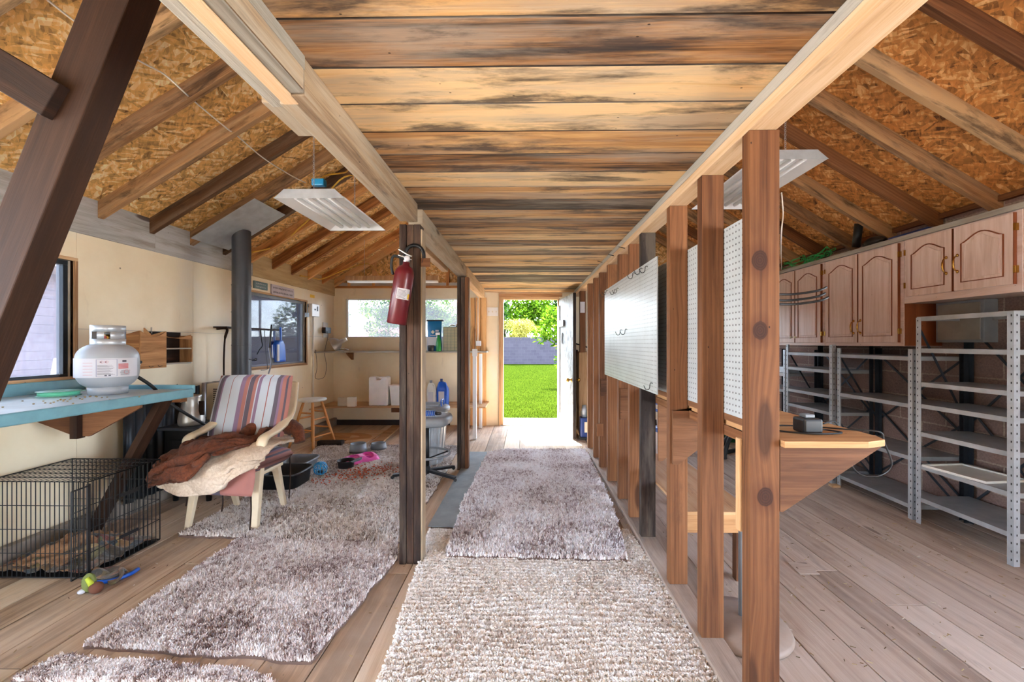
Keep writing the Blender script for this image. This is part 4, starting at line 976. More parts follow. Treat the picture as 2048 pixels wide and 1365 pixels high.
# electrics
a = XW(621, 607, LX+.05); c = XW(634, 634, LX+.05)
e = E('timer_box', (LX, (a.y+c.y)/2, c.z), 'white electrical timer box on the left wall past the window', 'electrical box')
y0, y1 = XW(620, 620, LX+.03).y, XW(635, 620, LX+.03).y
b = MB(); b.box(LX+.001, LX+.06, y0, y1, c.z, a.z); b.build('case', M['white'], e, bevel=.006)
b = MB(); b.box(LX+.0605, LX+.066, y1-.07, y1-.05, c.z+.08, a.z-.03); b.box(LX+.0605, LX+.066, y0+.07, y0+.1, a.z-.09, a.z-.07); b.build('latch', M['blackm'], e)
b = MB(); z = c.z; yy = (y0+y1)/2; b.tube([(LX+.02, yy, z-.001), (LX+.02, yy, .125)], .013, 8); T(b.build('conduit_pipe', M['whiteplastic']), 'thin white conduit running down the left wall from the timer box', 'pipe')
b = MB(); b.tube(bez([(LX+.012, y0-.005, a.z-.05), (LX+.02, y0-.05, a.z-.02), (LX+.03, y0-.07, a.z-.2), (LX+.03, y0-.08, z+.05)], 6), .006, 6); b.box(LX+.01, LX+.05, y0-.11, y0-.06, z-.02, z+.04); T(b.build('light_socket', M['graypl']), 'small grey plug socket dangling beside the timer box', 'plug')
a = XW(620, 589, LX); c = XW(629, 597, LX); b = MB(); b.box(LX+.0005, LX+.002, a.y, c.y, c.z, a.z); T(b.build('warning_sticker', M['yellow']), 'yellow sticker on the wall above the timer box', 'sticker')
a = XW(645, 645, LX); c = XW(655, 676, LX); e = E('wall_outlet', (LX, (a.y+c.y)/2, c.z), 'white wall outlet with black adapter in the back left corner', 'outlet')
b = MB(); b.box(LX+.001, LX+.012, a.y, c.y, c.z, a.z); b.build('plate', M['whiteplastic'], e, bevel=.003)
b = MB(); a2 = XW(645, 655, LX+.02); c2 = XW(654, 667, LX+.02); b.box(LX+.0125, LX+.07, a2.y, c2.y+.03, c2.z, a2.z); b.build('adapter', M['blackp'], e, bevel=.004)
rod('adapter_cable', [XW(653, 660, LX+.06), XW(656, 672, LX+.1), XW(651, 695, LX+.1), XW(649, 708, LX+.05), XW(653, 733, LX+.04), XW(648, 755, LX+.04), XW(631, 757, LX+.04), XW(634, 735, LX+.03), XW(631, 700, LX+.03)], .003, M['blackp'], 'thin dark cable looping down from the wall outlet', 'cable')
# ---------------------------------------------------------------- stove, pipe, flashing
PY = 4.08; PX = W(483, 600, PY).x; pr = .083
zr = EAVE+SL*(PX-LX)
e = E('stove_pipe', (PX, PY, .63), 'dark grey stove pipe rising to the roof plate', 'stove pipe')
zz = [.631, XW(480, 693, PX).z, XW(480, 573, PX).z, zr+.0]
for i in range(3):
    b = MB(); b.lathe([(pr-.001*i, 0), (pr-.001*i, zz[i+1]-zz[i]+.02)], (PX, PY, zz[i]), 32); b.build('pipe_section', M['pipe'], e)
    if i: b = MB(); b.lathe([(pr+.0015, -.004), (pr+.003, 0), (pr+.0015, .004)], (PX, PY, zz[i]+.01), 32); b.build('seam_ring', M['pipe'], e)
b = MB(); p = W(498, 719, PY-pr); b.tube(bez([p, p+V((.05, -.02, -.005)), p+V((.09, -.03, .01)), p+V((.09, -.03, -.01)), p+V((.04, -.02, -.01))], 4), .004, 5); b.build('damper_handle', M['blackm'], e)
b = MB(); L0 = .62; d = V((1, 0, SL)).normalized(); nn = V((-d.z, 0, d.x)); c0 = V((PX+.02, PY-.02, zr-.012))
q = [W(513, 401, 3.42), W(571, 430, 3.9), W(455, 497, 3.9), W(393, 472, 3.42)]
def onroof(px, py):
    o_ = V((0, 0, CAM_H)); p1 = W(px, py, 3.0); dr = p1-o_; k = -.012
    # plane z = EAVE+SL*(x-LX)+k
    t_ = (EAVE-SL*LX+k-CAM_H)/(dr.z-SL*dr.x); return o_+dr*t_
q = [onroof(*p) for p in ((515, 402), (571, 430), (456, 500), (392, 470))]; print('flash', q)
ys0 = min(p.y for p in q); ys1 = max(p.y for p in q); xa_, xb_ = min(p.x for p in q), max(p.x for p in q)
b = MB(); s0 = 40
Mq = Matrix(((d.x,0,nn.x,xa_),(0,1,0,ys0),(d.z,0,nn.z,EAVE+SL*(xa_-LX)-.014),(0,0,0,1)))
b.box(0, (xb_-xa_)/d.x, 0, ys1-ys0, 0, .004, Mq); ee = b.build('roof_flashing', M['galv'], None); T(ee, 'square galvanised plate round the stove pipe below the rafters', 'flashing')
e = E('wood_stove', (-2.75, 3.7, 0), 'black wood stove standing behind the striped armchair', 'stove')
b = MB(); b.box(-2.98, -2.60, 3.42, 4.36, .16, .605); b.build('body', M['blackm'], e, bevel=.01)
b = MB(); b.box(-3.0, -2.56, 3.37, 4.4, .6055, .63); b.build('top_plate', M['pipe'], e, bevel=.006)
b = MB(); b.box(-2.92, -2.66, 3.405, 3.4195, .22, .52); b.build('door', M['blackm'], e, bevel=.006)
for x in (-2.93, -2.65):
    for y in (3.48, 4.3):
        b = MB(); b.tube([(x, y, .16), (x, y, .0)], [.03, .02], 8); b.build('leg', M['blackm'], e)
kc = W(383, 850, 3.5); e = E('coffee_pot', (kc.x, 3.5, .631), 'dull aluminium coffee pot on the stove top', 'coffee pot')
b = MB(); b.lathe([(0, 0), (.082, 0), (.092, .012), (.094, .04), (.088, .09), (.072, .15), (.066, .19), (.068, .235), (.072, .25), (.066, .25), (.06, .2)], (kc.x, 3.5, .6315), 28); b.build('pot_body', M['alu'], e)
b = MB(); b.tube([(kc.x-.06, 3.48, .835), (kc.x-.105, 3.47, .877)], [.02, .006], 8); b.build('spout', M['alu'], e)
b = MB(); b.box(kc.x+.075, kc.x+.115, 3.48, 3.50, .715, .835, TR(0, 0, 0)); b.build('handle', M['brace'], e, bevel=.004)
hc = W(432, 800, 3.75); e = E('space_heater', (hc.x, 3.8, .631), 'cream electric heater standing on the stove behind the chair', 'heater')
b = MB(); b.box(hc.x-.07, hc.x+.06, 3.72, 3.88, .6315, W(427, 768, 3.72).z); b.build('case', M['creamplastic'], e, bevel=.012)
b = MB()
for i in range(14): z = .67+i*.018; b.box(hc.x+.0, hc.x+.055, 3.714, 3.719, z, z+.008)
b.build('grille', M['blackm'], e)
# corrugated sheets on the wall
def corr(nm, y0, y1, z0, z1, m, label):
    b = MB(); b.grid(lambda u, v: (LX+.085+.014*max(-.6, min(.6, math.sin((y0+(y1-y0)*u)*2*math.pi/.09)))*1.4, y0+(y1-y0)*u, z0+(z1-z0)*v), int((y1-y0)/.008), 1)
    return T(b.build(nm, m, solid=.002), label, 'metal sheet')
corr('corrugated_sheet', 3.1, 3.86, .10, .93, M['steeldark'], 'dark blue corrugated metal sheet leaning on the wall below the counter end')
corr('corrugated_sheet', 3.87, 4.35, .10, .95, M['galv'], 'silver corrugated metal sheet on the wall behind the stove')
# ---------------------------------------------------------------- striped armchair
t = NT('striped_cushion_fabric'); uv = t.tc('UV'); sp = t.n('ShaderNodeSeparateXYZ', {0: uv}); u = t.math('FRACT', sp.outputs[0])
lb_, mv, dk, rs, pk = (188,196,206), (136,112,138), (96,88,100), (168,112,104), (150,84,78)
stops = [(0, rs), (.03, lb_), (.06, dk), (.11, mv), (.13, lb_), (.235, pk), (.245, lb_), (.36, mv), (.42, rs), (.47, lb_), (.475, dk), (.535, rs), (.575, lb_), (.59, mv), (.63, lb_), (.73, pk), (.74, lb_), (.83, dk), (.88, mv), (.91, rs), (.95, dk), (.97, rs)]
wv = t.noise(t.map(uv, (300, 300, 1)), 1, 2)
M['stripe'] = t.fin(t.mix(.12, t.ramp(u, [(p, lin(c)) for p, c in stops], 'CONSTANT'), wv, 'MULTIPLY'), .85, 0, wv, .2, .001)
def fuzzy(name, a, b_, sc=60, bs=.8):
    t = NT(name); o = t.tc(); n = t.noise(o, sc, 4, .7); n2 = t.noise(o, 5, 4); v = t.math('ADD', t.math('MULTIPLY', n, .6), t.math('MULTIPLY', n2, .4))
    return t.fin(t.ramp(v, [(.35, lin(a)), (.65, lin(b_))]), .95, 0, n, bs, .012, Sheen_Weight=.08)
M['fleece'] = fuzzy('brown_fleece', (70,32,16), (124,66,38))
M['sherpa'] = fuzzy('cream_sherpa', (196,172,148), (236,220,202), 60, .8)
M['chairpl'] = plain('yellowed_white_plastic', (226,208,178), .4, 0, .08)
FL, FR = F(375, 1062), F(510, 1062); BR, BL = F(569, 1016), F(476, 1017)
print('chair', FL, FR, BR, BL)
e = E('armchair', ((FL.x+FR.x)/2, (FL.y+BL.y)/2+.05, 0), 'white plastic armchair with striped cushions under a heap of blankets', 'armchair')
SH = .40
def leg(f, top, w0=.035, w1=.055):
    b = MB(); n = 6
    for i in range(n): pass
    f, top = V(f), V(top); d = top-f
    k = len(b.v)
    for (p, w_) in ((f, w0), (top, w1)):
        for sx, sy in ((-1, -1), (1, -1), (1, 1), (-1, 1)): b.v.append(p+V((sx*w_/2, sy*w_/2*.8, 0)))
    for i in range(4): b.face((k+i, k+(i+1) % 4, k+4+(i+1) % 4, k+4+i))
    b.face((k+3, k+2, k+1, k)); b.face((k+4, k+5, k+6, k+7)); return b
sx0, sx1 = FL.x+.05, FR.x-.01; sy0, sy1 = FL.y-.02, BL.y-.10
cx = (sx0+sx1)/2
leg(FL, (sx0, sy0+.05, SH)).build('leg', M['chairpl'], e, bevel=.004)
leg(BL, (sx0+.03, sy1-.04, SH)).build('leg', M['chairpl'], e, bevel=.004)
leg(BR, (sx1-.0, sy1-.04, SH)).build('leg', M['chairpl'], e, bevel=.004)
leg(FR, (sx1+.045, sy0+.03, SH+.19), .045, .06).build('leg', M['chairpl'], e, bevel=.004)
b = MB(); b.box(sx0-.02, sx1+.03, sy0+.02, sy1+.02, SH-.03, SH); b.build('seat_frame', M['chairpl'], e, bevel=.01)
b = MB(); b.box(sx0+.0, sx1-.0, sy1-.045, sy1-.02, SH-.06, SH-.0305); b.build('rear_rail', M['chairpl'], e)
# arms: flat curved bands
def arm(side):
    xs = sx1+.05 if side > 0 else sx0-.05
    pts = bez([(xs-side*.02, sy0+.04, SH+.02), (xs, sy0+.03, SH+.16), (xs+side*.01, sy0+.05, SH+.245), (xs+side*.015, sy0+.2, SH+.275), (xs+side*.01, sy1+.02, SH+.33), (xs-side*.01, sy1+.12, SH+.42), (xs-side*.03, sy1+.19, SH+.60)], 6)
    b = MB(); w_ = .07
    for i in range(len(pts)-1):
        pass
    def fn(u, v):
        i = min(int(u*(len(pts)-1)+1e-6), len(pts)-1); p = pts[i]; return (p.x+side*(v-.5)*w_*(1 if i > 8 else .8), p.y, p.z+.006*math.sin(v*math.pi))
    b.grid(fn, len(pts)-1, 4); return b.build('armrest', M['chairpl'], e, solid=.022, bevel=0)
arm(1); arm(-1)
def cushion(name, M4, wx, wz, th, u0=0, u1=1, nu=28, nv=16):
    # pillow in local x,z with thickness along y
    b = MB()
    def sh(u, v, s_):
        a, c = 2*u-1, 2*v-1; e1 = (1-abs(a)**8)*(1-abs(c)**6); e1 = max(0, e1)**.5
        return M4 @ V((a*wx/2*(1-.03*c*c), s_*th/2*e1*(1+.06*math.sin(9*u+5*v)), c*wz/2*(1-.03*a*a)))
    for s_ in (1, -1):
        k = len(b.v)
        b.grid(lambda u, v: sh(u, v, s_), nu, nv)
    uvs = b.uv; b.uv = [(u0+(u1-u0)*p[0], p[1]) for p in uvs]
    return b.build(name, M['stripe'], e, merge=True)
tb = W(512, 752, sy1+.24)
Mb = TR(cx-.03, sy1+.03, SH+.40) @ RX_(math.radians(-17))
o = cushion('back_cushion', Mb, .60, .56, .10); 
Ms = TR(cx, (sy0+sy1)/2+.02, SH+.06) @ RX_(math.radians(90-3))
cushion('seat_cushion', Ms, .58, .50, .12)
# front drop of the seat cushion
Ms = TR(cx-.03, sy0-.07, SH-.01) @ RX_(math.radians(-8)) @ RY_(math.radians(2.5))
cushion('front_flap_cushion', Ms, .62, .20, .09, .85, 1.03)
for (x, y, z, L) in ((cx-.23, sy0-.02, SH-.08, .13), (sx1+.03, sy0-.05, SH-.08, .28), (cx+.05, sy0-.06, SH-.1, .13), (sx1+.06, sy1+.05, SH+.05, .35)):
    b = MB(); b.tube(bez([(x, y, z), (x+.01, y-.01, z-L*.5), (x-.005, y, z-L)], 5), .005, 5); b.build('tie_string', M['brace'], e)
# blankets : folded heaps
def heap(name, mat, cols, label, cat, nu=70, nv=60, seed=0, thick=.012, amp=.05, fq=5.):
    # cols: list of rows of control points [u][v]; bicubic-ish (Catmull) surface with folds
    R_ = len(cols); K = len(cols[0])
    def cr(a, b_, c, d, t_): return .5*((2*b_)+(c-a)*t_+(2*a-5*b_+4*c-d)*t_*t_+(3*b_-a-3*c+d)*t_**3)
    Vs = [[V(p) for p in r] for r in cols]
    def ev(u, v):
        x = u*(R_-1); i = min(int(x), R_-2); tu = x-i; y = v*(K-1); j = min(int(y), K-2); tv = y-j
        rows = []
        for a in (max(i-1, 0), i, i+1, min(i+2, R_-1)):
            r = Vs[a]; rows.append(cr(r[max(j-1, 0)], r[j], r[j+1], r[min(j+2, K-1)], tv))
        return cr(*rows, tu)
    b = MB()
    def fn(u, v):
        p = ev(u, v); h_ = .01
        du = ev(min(1, u+h_), v)-ev(max(0, u-h_), v); dv = ev(u, min(1, v+h_))-ev(u, max(0, v-h_)); nn = du.cross(dv)
        nn = nn.normalized() if nn.length > 1e-9 else V((0, 0, 1))
        if nn.z < 0 and abs(nn.z) > .2: nn = -nn
        q = V((u*fq*.8, v*fq, seed)); w1 = noise.noise(q+V((noise.noise(q*1.3)*.9,)*3)); w2 = noise.noise(q*2.2+V((3, 1, 2)))
        r1 = 1-min(1, abs(w1)*2.8)**1.3; r2 = w2
        return p+nn*(amp*(r1*.8+r2*.35-.5))
    b.grid(fn, nu, nv); return T(b.build(name, mat, solid=thick), label, cat)
def CP(px, py, Y): return tuple(W(px, py, Y))
sz = SH+.125
def rows(xs, prof): return [[(x+dx*k/(len(pr_)-1), y, z) for k, (y, z) in enumerate(pr_)] for (x, dx), pr_ in zip(xs, prof)]
B0 = sy0-.14
o = heap('sherpa_blanket', M['sherpa'], rows([(cx-.33, 0), (cx-.2, -.02), (cx-.02, -.03), (cx+.14, -.03), (cx+.24, -.05), (cx+.37, -.08)], [
    [(sy0+.34, sz+.02), (sy0+.16, sz+.02), (sy0-.03, sz+.0), (B0+.01, sz-.07), (B0, SH-.02)],
    [(sy0+.34, sz+.02), (sy0+.16, sz+.03), (sy0-.03, sz+.01), (B0-.01, sz-.07), (B0-.02, SH-.07)],
    [(sy0+.34, sz+.03), (sy0+.16, sz+.04), (sy0-.03, sz+.03), (B0-.02, sz-.07), (B0-.03, SH-.085)],
    [(sy0+.34, sz+.04), (sy0+.16, sz+.06), (sy0-.03, sz+.04), (B0-.02, sz-.06), (B0-.03, SH-.05)],
    [(sy0+.34, sz+.06), (sy0+.16, sz+.08), (sy0-.02, sz+.06), (B0, sz+.0), (B0-.02, SH+.03)],
    [(sy0+.36, sz+.05), (sy0+.2, sz+.07), (sy0+.06, sz+.05), (sy0-.02, sz-.0), (sy0-.06, sz-.05)]]),
    'cream sherpa throw draped over the front of the striped armchair seat', 'blanket', seed=3.3, amp=.022, fq=3.4, thick=.02)
T1 = sz+.03
o = heap('fleece_blanket', M['fleece'], rows([(cx-.34, -.03), (cx-.26, -.03), (cx-.13, -.05), (cx-.0, -.06), (cx+.10, -.07), (cx+.2, -.02)], [
    [(sy0+.3, T1-.01), (sy0+.12, T1-.0), (sy0-.06, T1-.03), (B0-.03, sz-.08), (B0-.04, SH-.03)],
    [(sy0+.32, T1+.02), (sy0+.12, T1+.05), (sy0-.06, T1+.03), (B0-.05, sz-.03), (B0-.06, SH-.0)],
    [(sy0+.32, T1+.04), (sy0+.12, T1+.07), (sy0-.06, T1+.06), (B0-.05, sz+.01), (B0-.06, SH+.02)],
    [(sy0+.32, T1+.05), (sy0+.12, T1+.09), (sy0-.04, T1+.09), (B0-.05, sz+.04), (B0-.07, SH+.04)],
    [(sy0+.33, T1+.08), (sy0+.14, T1+.09), (sy0+.0, T1+.08), (B0+.06, sz+.10), (B0+.01, sz+.05)],
    [(sy0+.33, T1+.10), (sy0+.2, T1+.11), (sy0+.1, T1+.07), (sy0+.05, sz+.08), (sy0+.02, sz+.07)]]),
    'brown fleece blanket heaped over the striped armchair seat', 'blanket', seed=8.1, amp=.06, fq=3.9, thick=.018)
b = MB(); pts = bez([(cx+.0, sy0+.22, T1+.06), (cx+.06, sy0+.33, T1+.13), (cx+.16, sy0+.36, T1+.15), (cx+.26, sy0+.35, T1+.12), (cx+.35, sy0+.33, T1+.09), (cx+.39, sy0+.30, T1+.0)], 8)
b.tube(pts, [.035+.032*math.sin(math.pi*min(1, (i+4)/(len(pts)+2)))+.012*noise.noise(V((i*.35, 0, 5))) for i in range(len(pts))], 16)
o2 = b.build('folded_corner', M['fleece'], o, sub=1)
# ---------------------------------------------------------------- wire dog crate
cr0 = F(183, 1160); CX1 = -2.44; CYn = cr0.y; CYf = F(303, 1082).y; CX0 = LX+.065; CH = .535; print('crate', cr0, CYf)
e = E('dog_crate', ((CX0+CX1)/2, (CYn+CYf)/2, 0), 'black wire dog crate on the floor under the teal counter', 'dog crate')
def wires(b, o_, ux, uz, lx, lz, sx, sz, r=.0017, thick=.0028):
    o_, ux, uz = V(o_), V(ux), V(uz); n = int(lx/sx)
    for i in range(n+1): p = o_+ux*(lx*i/n); b.beam(p, p+uz*lz, r*2, r*2, up=(.3, .9, .1))
    m = int(lz/sz)
    for j in range(m+1): p = o_+uz*(lz*j/m); b.beam(p, p+ux*lx, r*2.2, r*2.2, up=(.1, .2, .97) if abs(uz[2]) < .5 else (0, .3, .9))
    for (p, q) in ((o_, o_+ux*lx), (o_+uz*lz, o_+uz*lz+ux*lx), (o_, o_+uz*lz), (o_+ux*lx, o_+ux*lx+uz*lz)): b.beam(p, q, thick*2, thick*2, up=(.2, .3, .9))
BK = M['blackm']; wdx = CX1-CX0; ly = CYf-CYn
b = MB(); wires(b, (CX0, CYn, .01), (1,0,0), (0,0,1), wdx, CH, .027, .13); b.build('front_panel', BK, e)
b = MB(); wires(b, (CX0, CYf, .01), (1,0,0), (0,0,1), wdx, CH, .027, .13); b.build('rear_panel', BK, e)
b = MB(); wires(b, (CX1, CYn, .01), (0,1,0), (0,0,1), ly, CH, .03, .13); b.build('side_panel', BK, e)
b = MB(); wires(b, (CX0, CYn, CH+.01), (1,0,0), (0,1,0), wdx, ly, .03, .075); b.build('top_panel', BK, e)
b = MB(); wires(b, (CX1+.008, CYn-.006, .05), V((.12, -.99, 0)).normalized(), (0,0,1), .10, CH-.06, .025, .10); b.build('door', BK, e)
b = MB(); b.box(CX1+.003, CX1+.012, CYn-.012, CYn+.004, .02, CH); b.build('hinge_rod', BK, e)
b = MB()
for z in (.15, .40):
    b = MB(); b.beam((CX1+.002, CYn+.18, z), (CX1+.002, CYn+.30, z), .004, .02); b.build('latch', BK, e)
b = MB(); b.box(CX0+.005, CX1-.006, CYn+.006, CYf-.006, .003, .007); b.build('tray', M['blackp'], e)
t = NT('patterned_blanket'); o_ = t.tc(); v = t.vor(o_, 16, 1); sp_ = t.n('ShaderNodeSeparateColor', {0: v}).outputs[0]; nn = t.noise(o_, 4, 3)
col = t.ramp(sp_, [(0, lin((60,52,40))), (.2, lin((52,72,84))), (.4, lin((150,112,66))), (.6, lin((120,52,44))), (.8, lin((96,104,62))), (1, lin((178,146,100)))])
M['pattern'] = t.fin(t.mix(t.mr(nn, .4, .6, 0, .6), col, lin((84,66,48))), .95, 0, t.noise(o_, 80, 3), .7, .008, Sheen_Weight=.3)
def hz(x, y): return .03+.09*max(0, noise.noise(V((x*5, y*6, 3.3)))+.35)
def bedding(name, m, x0, x1, y0, y1, zf, label, cat, seed):
    b = MB(); b.grid(lambda u, v: (x0+(x1-x0)*u, y0+(y1-y0)*v, zf+.14*max(0, (1-abs(noise.noise(V((u*3+seed, v*3.5, seed))))*2.6)*.7*math.sin(math.pi*min(max(u, .05), .95))*math.sin(math.pi*min(max(v, .08), .92)))+.012*noise.noise(V((u*16, v*14, seed)))), 60, 44)
    return T(b.build(name, m, solid=.008), label, cat)
bedding('crate_blanket', M['pattern'], CX0+.01, CX1-.015, CYn+.012, CYf-.012, .032, 'patterned multicoloured blanket bedding inside the dog crate', 'blanket', 2.2)
M['tanf'] = fuzzy('tan_fleece', (132,96,68), (184,144,108), 50)
bedding('tan_blanket', M['tanf'], CX0+.12, CX1-.18, CYn+.03, CYf-.05, .062, 'plain tan blanket lying in the middle of the dog crate', 'blanket', 5.7)
# blanket corner and toy duck in front
c = F(215, 1158)
b = MB(); b.grid(lambda u, v: (c.x-.10+.19*u+.02*math.sin(5*v), c.y-.05+.12*v+.03*math.sin(4*u), .012+.035*max(0, math.sin(u*6+v*3))*math.sin(math.pi*v)), 30, 20); o = T(b.build('blanket_corner', M['pattern'], solid=.012), 'patterned blanket corner with blue edging spilling out of the crate', 'blanket')
b = MB(); b.tube(bez([(c.x-.02, c.y-.06, .01), (c.x+.06, c.y-.04, .012), (c.x+.105, c.y+.02, .014), (c.x+.10, c.y+.08, .012)], 8), .011, 6); b.build('edging', M['bluep'], o)
c = F(178, 1185); e = E('plush_duck', (c.x, c.y, 0), 'green and brown plush duck toy on the floor by the crate corner', 'dog toy')
b = MB(); b.ball((c.x-.0, c.y, .05), .032, .028, .05); b.build('body', plain('olive_plush', (120,130,70), .9), e)
b = MB(); b.ball((c.x+.05, c.y-.01, .03), .032, .03, .03); b.build('head', plain('brown_plush', (104,62,44), .9), e)
b = MB(); b.tube([(c.x+.01, c.y-.02, .085), (c.x+.035, c.y-.02, .05)], [.01, .013], 8); b.build('neck_band', plain('lime_plush', (186,200,60), .9), e)
b = MB(); b.ball((c.x-.018, c.y-.02, .014), .018, .018, .012, 8, 6); b.build('foot', M['label'], e)
# ---------------------------------------------------------------- wooden stool, block
f1, f2, f3, f4 = F(640, 901), F(666, 884), F(606, 880), F(590, 892)
q = W(622, 798, 5.32); sc = V((q.x, 5.36, q.z)); HS = q.z; print('stool', sc, f1, f2)
e = E('bar_stool', (sc.x, sc.y, 0), 'round topped honey pine bar stool near the back left corner', 'stool')
b = MB(); b.lathe([(0, 0), (.14, 0), (.165, .012), (.17, .025), (.16, .036), (.0, .03)], (sc.x, sc.y, HS-.036), 32); b.build('seat', M['whiteplastic'], e)
feet = [(sc.x+.13, sc.y-.24), (sc.x+.24, sc.y+.12), (sc.x-.13, sc.y+.24), (sc.x-.24, sc.y-.12)]
tops = [(sc.x+.045, sc.y-.09), (sc.x+.09, sc.y+.045), (sc.x-.045, sc.y+.09), (sc.x-.09, sc.y-.045)]
LG = []
for (fx_, fy_), (tx_, ty_) in zip(feet, tops):
    b = MB(); P = [V((fx_, fy_, 0)).lerp(V((tx_, ty_, HS-.034)), k/10) for k in range(11)]
    b.tube(P, [.014, .017, .018, .016, .018, .019, .018, .019, .018, .017, .016], 10); b.build('leg', M['stool'], e); LG.append((V((fx_, fy_, 0)), V((tx_, ty_, HS-.034))))
for i in range(4):
    for z in ((.16, .38), (.24, .46))[i % 2]:
        p = LG[i][0].lerp(LG[i][1], z/HS); r_ = LG[(i+1) % 4][0].lerp(LG[(i+1) % 4][1], z/HS); b = MB()
        b.tube([p.lerp(r_, k/8) for k in range(9)], [.009, .011, .012, .011, .012, .011, .012, .011, .009], 8); b.build('rung', M['stool'], e)
a = F(629, 897); c = F(672, 903)
b = MB(); b.box(-.155, .155, -.05, .05, 0, .075, TR((a.x+c.x)/2+.0, a.y+.08, .003) @ RZ_(.03)); T(b.build('timber_block', M['post'], bevel=.006), 'short dark timber offcut lying by the bar stool leg', 'timber block')
# ---------------------------------------------------------------- trays under the chair
def tray(name, x0, x1, y0, y1, h, m, label, rim=.015):
    ee = E(name, ((x0+x1)/2, (y0+y1)/2, 0), label, 'tray'); b = MB(); n = 40; zb_ = .036
    def ring(sc_, z):
        out = []
        for k in range(n):
            a = 2*math.pi*k/n; ca, sa = math.cos(a), math.sin(a); s4 = (abs(ca)**5+abs(sa)**5)**(-1/5)
            out.append(V(((x0+x1)/2+ca*s4*(x1-x0)/2*sc_, (y0+y1)/2+sa*s4*(y1-y0)/2*sc_, z)))
        return out
    rings = [ring(.02, zb_), ring(.86, zb_), ring(.94, zb_+h), ring(1., zb_+h), ring(1., zb_+h-.012), ring(.955, zb_+h-.012)]
    k0 = len(b.v)
    for r_ in rings: b.v.extend(r_)
    for j in range(len(rings)-1):
        for k in range(n): a = k0+j*n+k; a2 = k0+j*n+(k+1) % n; b.face((a, a2, a2+n, a+n), None, .5, True)
    b.build('pan', m, ee, solid=.004)
    return ee
tray('litter_tray', -2.40, -2.0, 3.62, 4.0, .13, M['blackp'], 'black plastic litter tray behind the armchair legs')
tray('litter_tray', -2.5, -2.16, 4.06, 4.45, .10, M['graypl'], 'grey plastic tray further back behind the armchair')
# ---------------------------------------------------------------- bowls, ball
RT = .034
def bowl(c, r, h, m, ee, nm='bowl', sy=1, r2=None):
    b = MB(); b.lathe([(0, .012), (r*.62, .012), (r*.8, h*.9), (r*.86, h), (r*.92, h), (r, .02), (r*1.02, 0), (r*.9, 0)], (c[0], c[1], RT), 30, sy=sy); return b.build(nm, m, ee)
c = F(713, 906, RT+.0); e = E('double_pet_bowl', (c.x+.1, c.y+.1, RT), 'grey double pet bowl on the far edge of the shag rug', 'pet bowl')
gz_ = plain('blue_grey_plastic', (136,148,158), .5)
bowl((c.x, c.y+.05), .098, .10, gz_, e); bowl((c.x+.19, c.y+.20), .092, .07, gz_, e)
c = F(718, 926, RT); e = E('double_pet_bowl', (c.x, c.y, RT), 'pink double pet feeder tipped on the shag rug', 'pet bowl')
b = MB(); d1 = V((.75, .9, 0)).normalized(); ax_ = math.atan2(d1.y, d1.x)
Mp = TR(c.x-.01, c.y+.07, RT+.045) @ RZ_(ax_) @ RX_(.25)
def pinkf(u, v):
    X_, Y_ = (u-.5)*.38, (v-.5)*.17; z = .02-.06*abs(2*v-1)**3-.03*abs(2*u-1)**6
    for cc in (-.085, .085):
        dd = math.hypot(X_-cc, Y_); z -= .03*max(0, 1-(dd/.06)**4) if dd < .06 else 0
    return Mp @ V((X_, Y_*(1+.25*abs(2*u-1)), z))
b.grid(pinkf, 48, 26); o = b.build('feeder_body', M['pink'], e, solid=.004)
b = MB(); b.box(-.17, .17, -.075, .075, -.045, -.04, Mp @ TR(0, 0, 0)); b.build('base', M['tan'], e)
for k, cc in enumerate((-.085, .085)):
    b = MB(); b.lathe([(0, -.008), (.045, -.008), (.055, .016)], (0, 0, 0), 20, M=Mp @ TR(cc, 0, 0)); b.build('bowl_liner', plain('magenta_plastic', (206,48,150), .4) if k == 0 else bpy.data.materials['magenta_plastic'], e)
c = F(689, 938, RT); e = E('scoop_bowl', (c.x, c.y, RT), 'dark grey pouring bowl in front of the pink feeder', 'pet bowl')
b = MB(); b.lathe([(0, .004), (.07, .004), (.078, .07), (.088, .074), (.084, .066), (.075, .0), (0, 0)], (c.x-.01, c.y+.06, RT), 28); b.build('bowl', M['blackp'], e)
b = MB(); b.grid(lambda u, v: (c.x+.06+.09*u, c.y+.06+(v-.5)*.1*(1-.5*u), RT+.07+.03*u-.025*math.sin(math.pi*v)), 8, 8); b.build('lip', M['graypl'], e, solid=.004)
c = F(641, 950, RT); rb_ = .063; e = E('wire_ball', (c.x, c.y, RT), 'light blue openwork rolling pet ball on the shag rug', 'pet toy')
b = MB(); cc = V((c.x, c.y, RT+rb_))
for k in range(6):
    a = math.pi*k/6; Mr = RZ_(.4) @ RX_(.5) @ RZ_(a); b.tube([cc+(Mr @ V((rb_*math.cos(t_), 0, rb_*math.sin(t_)))) for t_ in [2*math.pi*i/24 for i in range(24)]], .0036, 5, closed=True)
for zz_ in (-.5, .5): Mr = RZ_(.4) @ RX_(.5); r2 = rb_*math.sqrt(1-zz_*zz_); b.tube([cc+(Mr @ V((r2*math.cos(t_), r2*math.sin(t_), rb_*zz_))) for t_ in [2*math.pi*i/24 for i in range(24)]], .0036, 5, closed=True)
b.build('cage', M['lblue'], e)
b = MB(); b.ball(cc+V((0, 0, -.03)), .022, n=10, m=8); b.build('weight', M['blackp'], e)
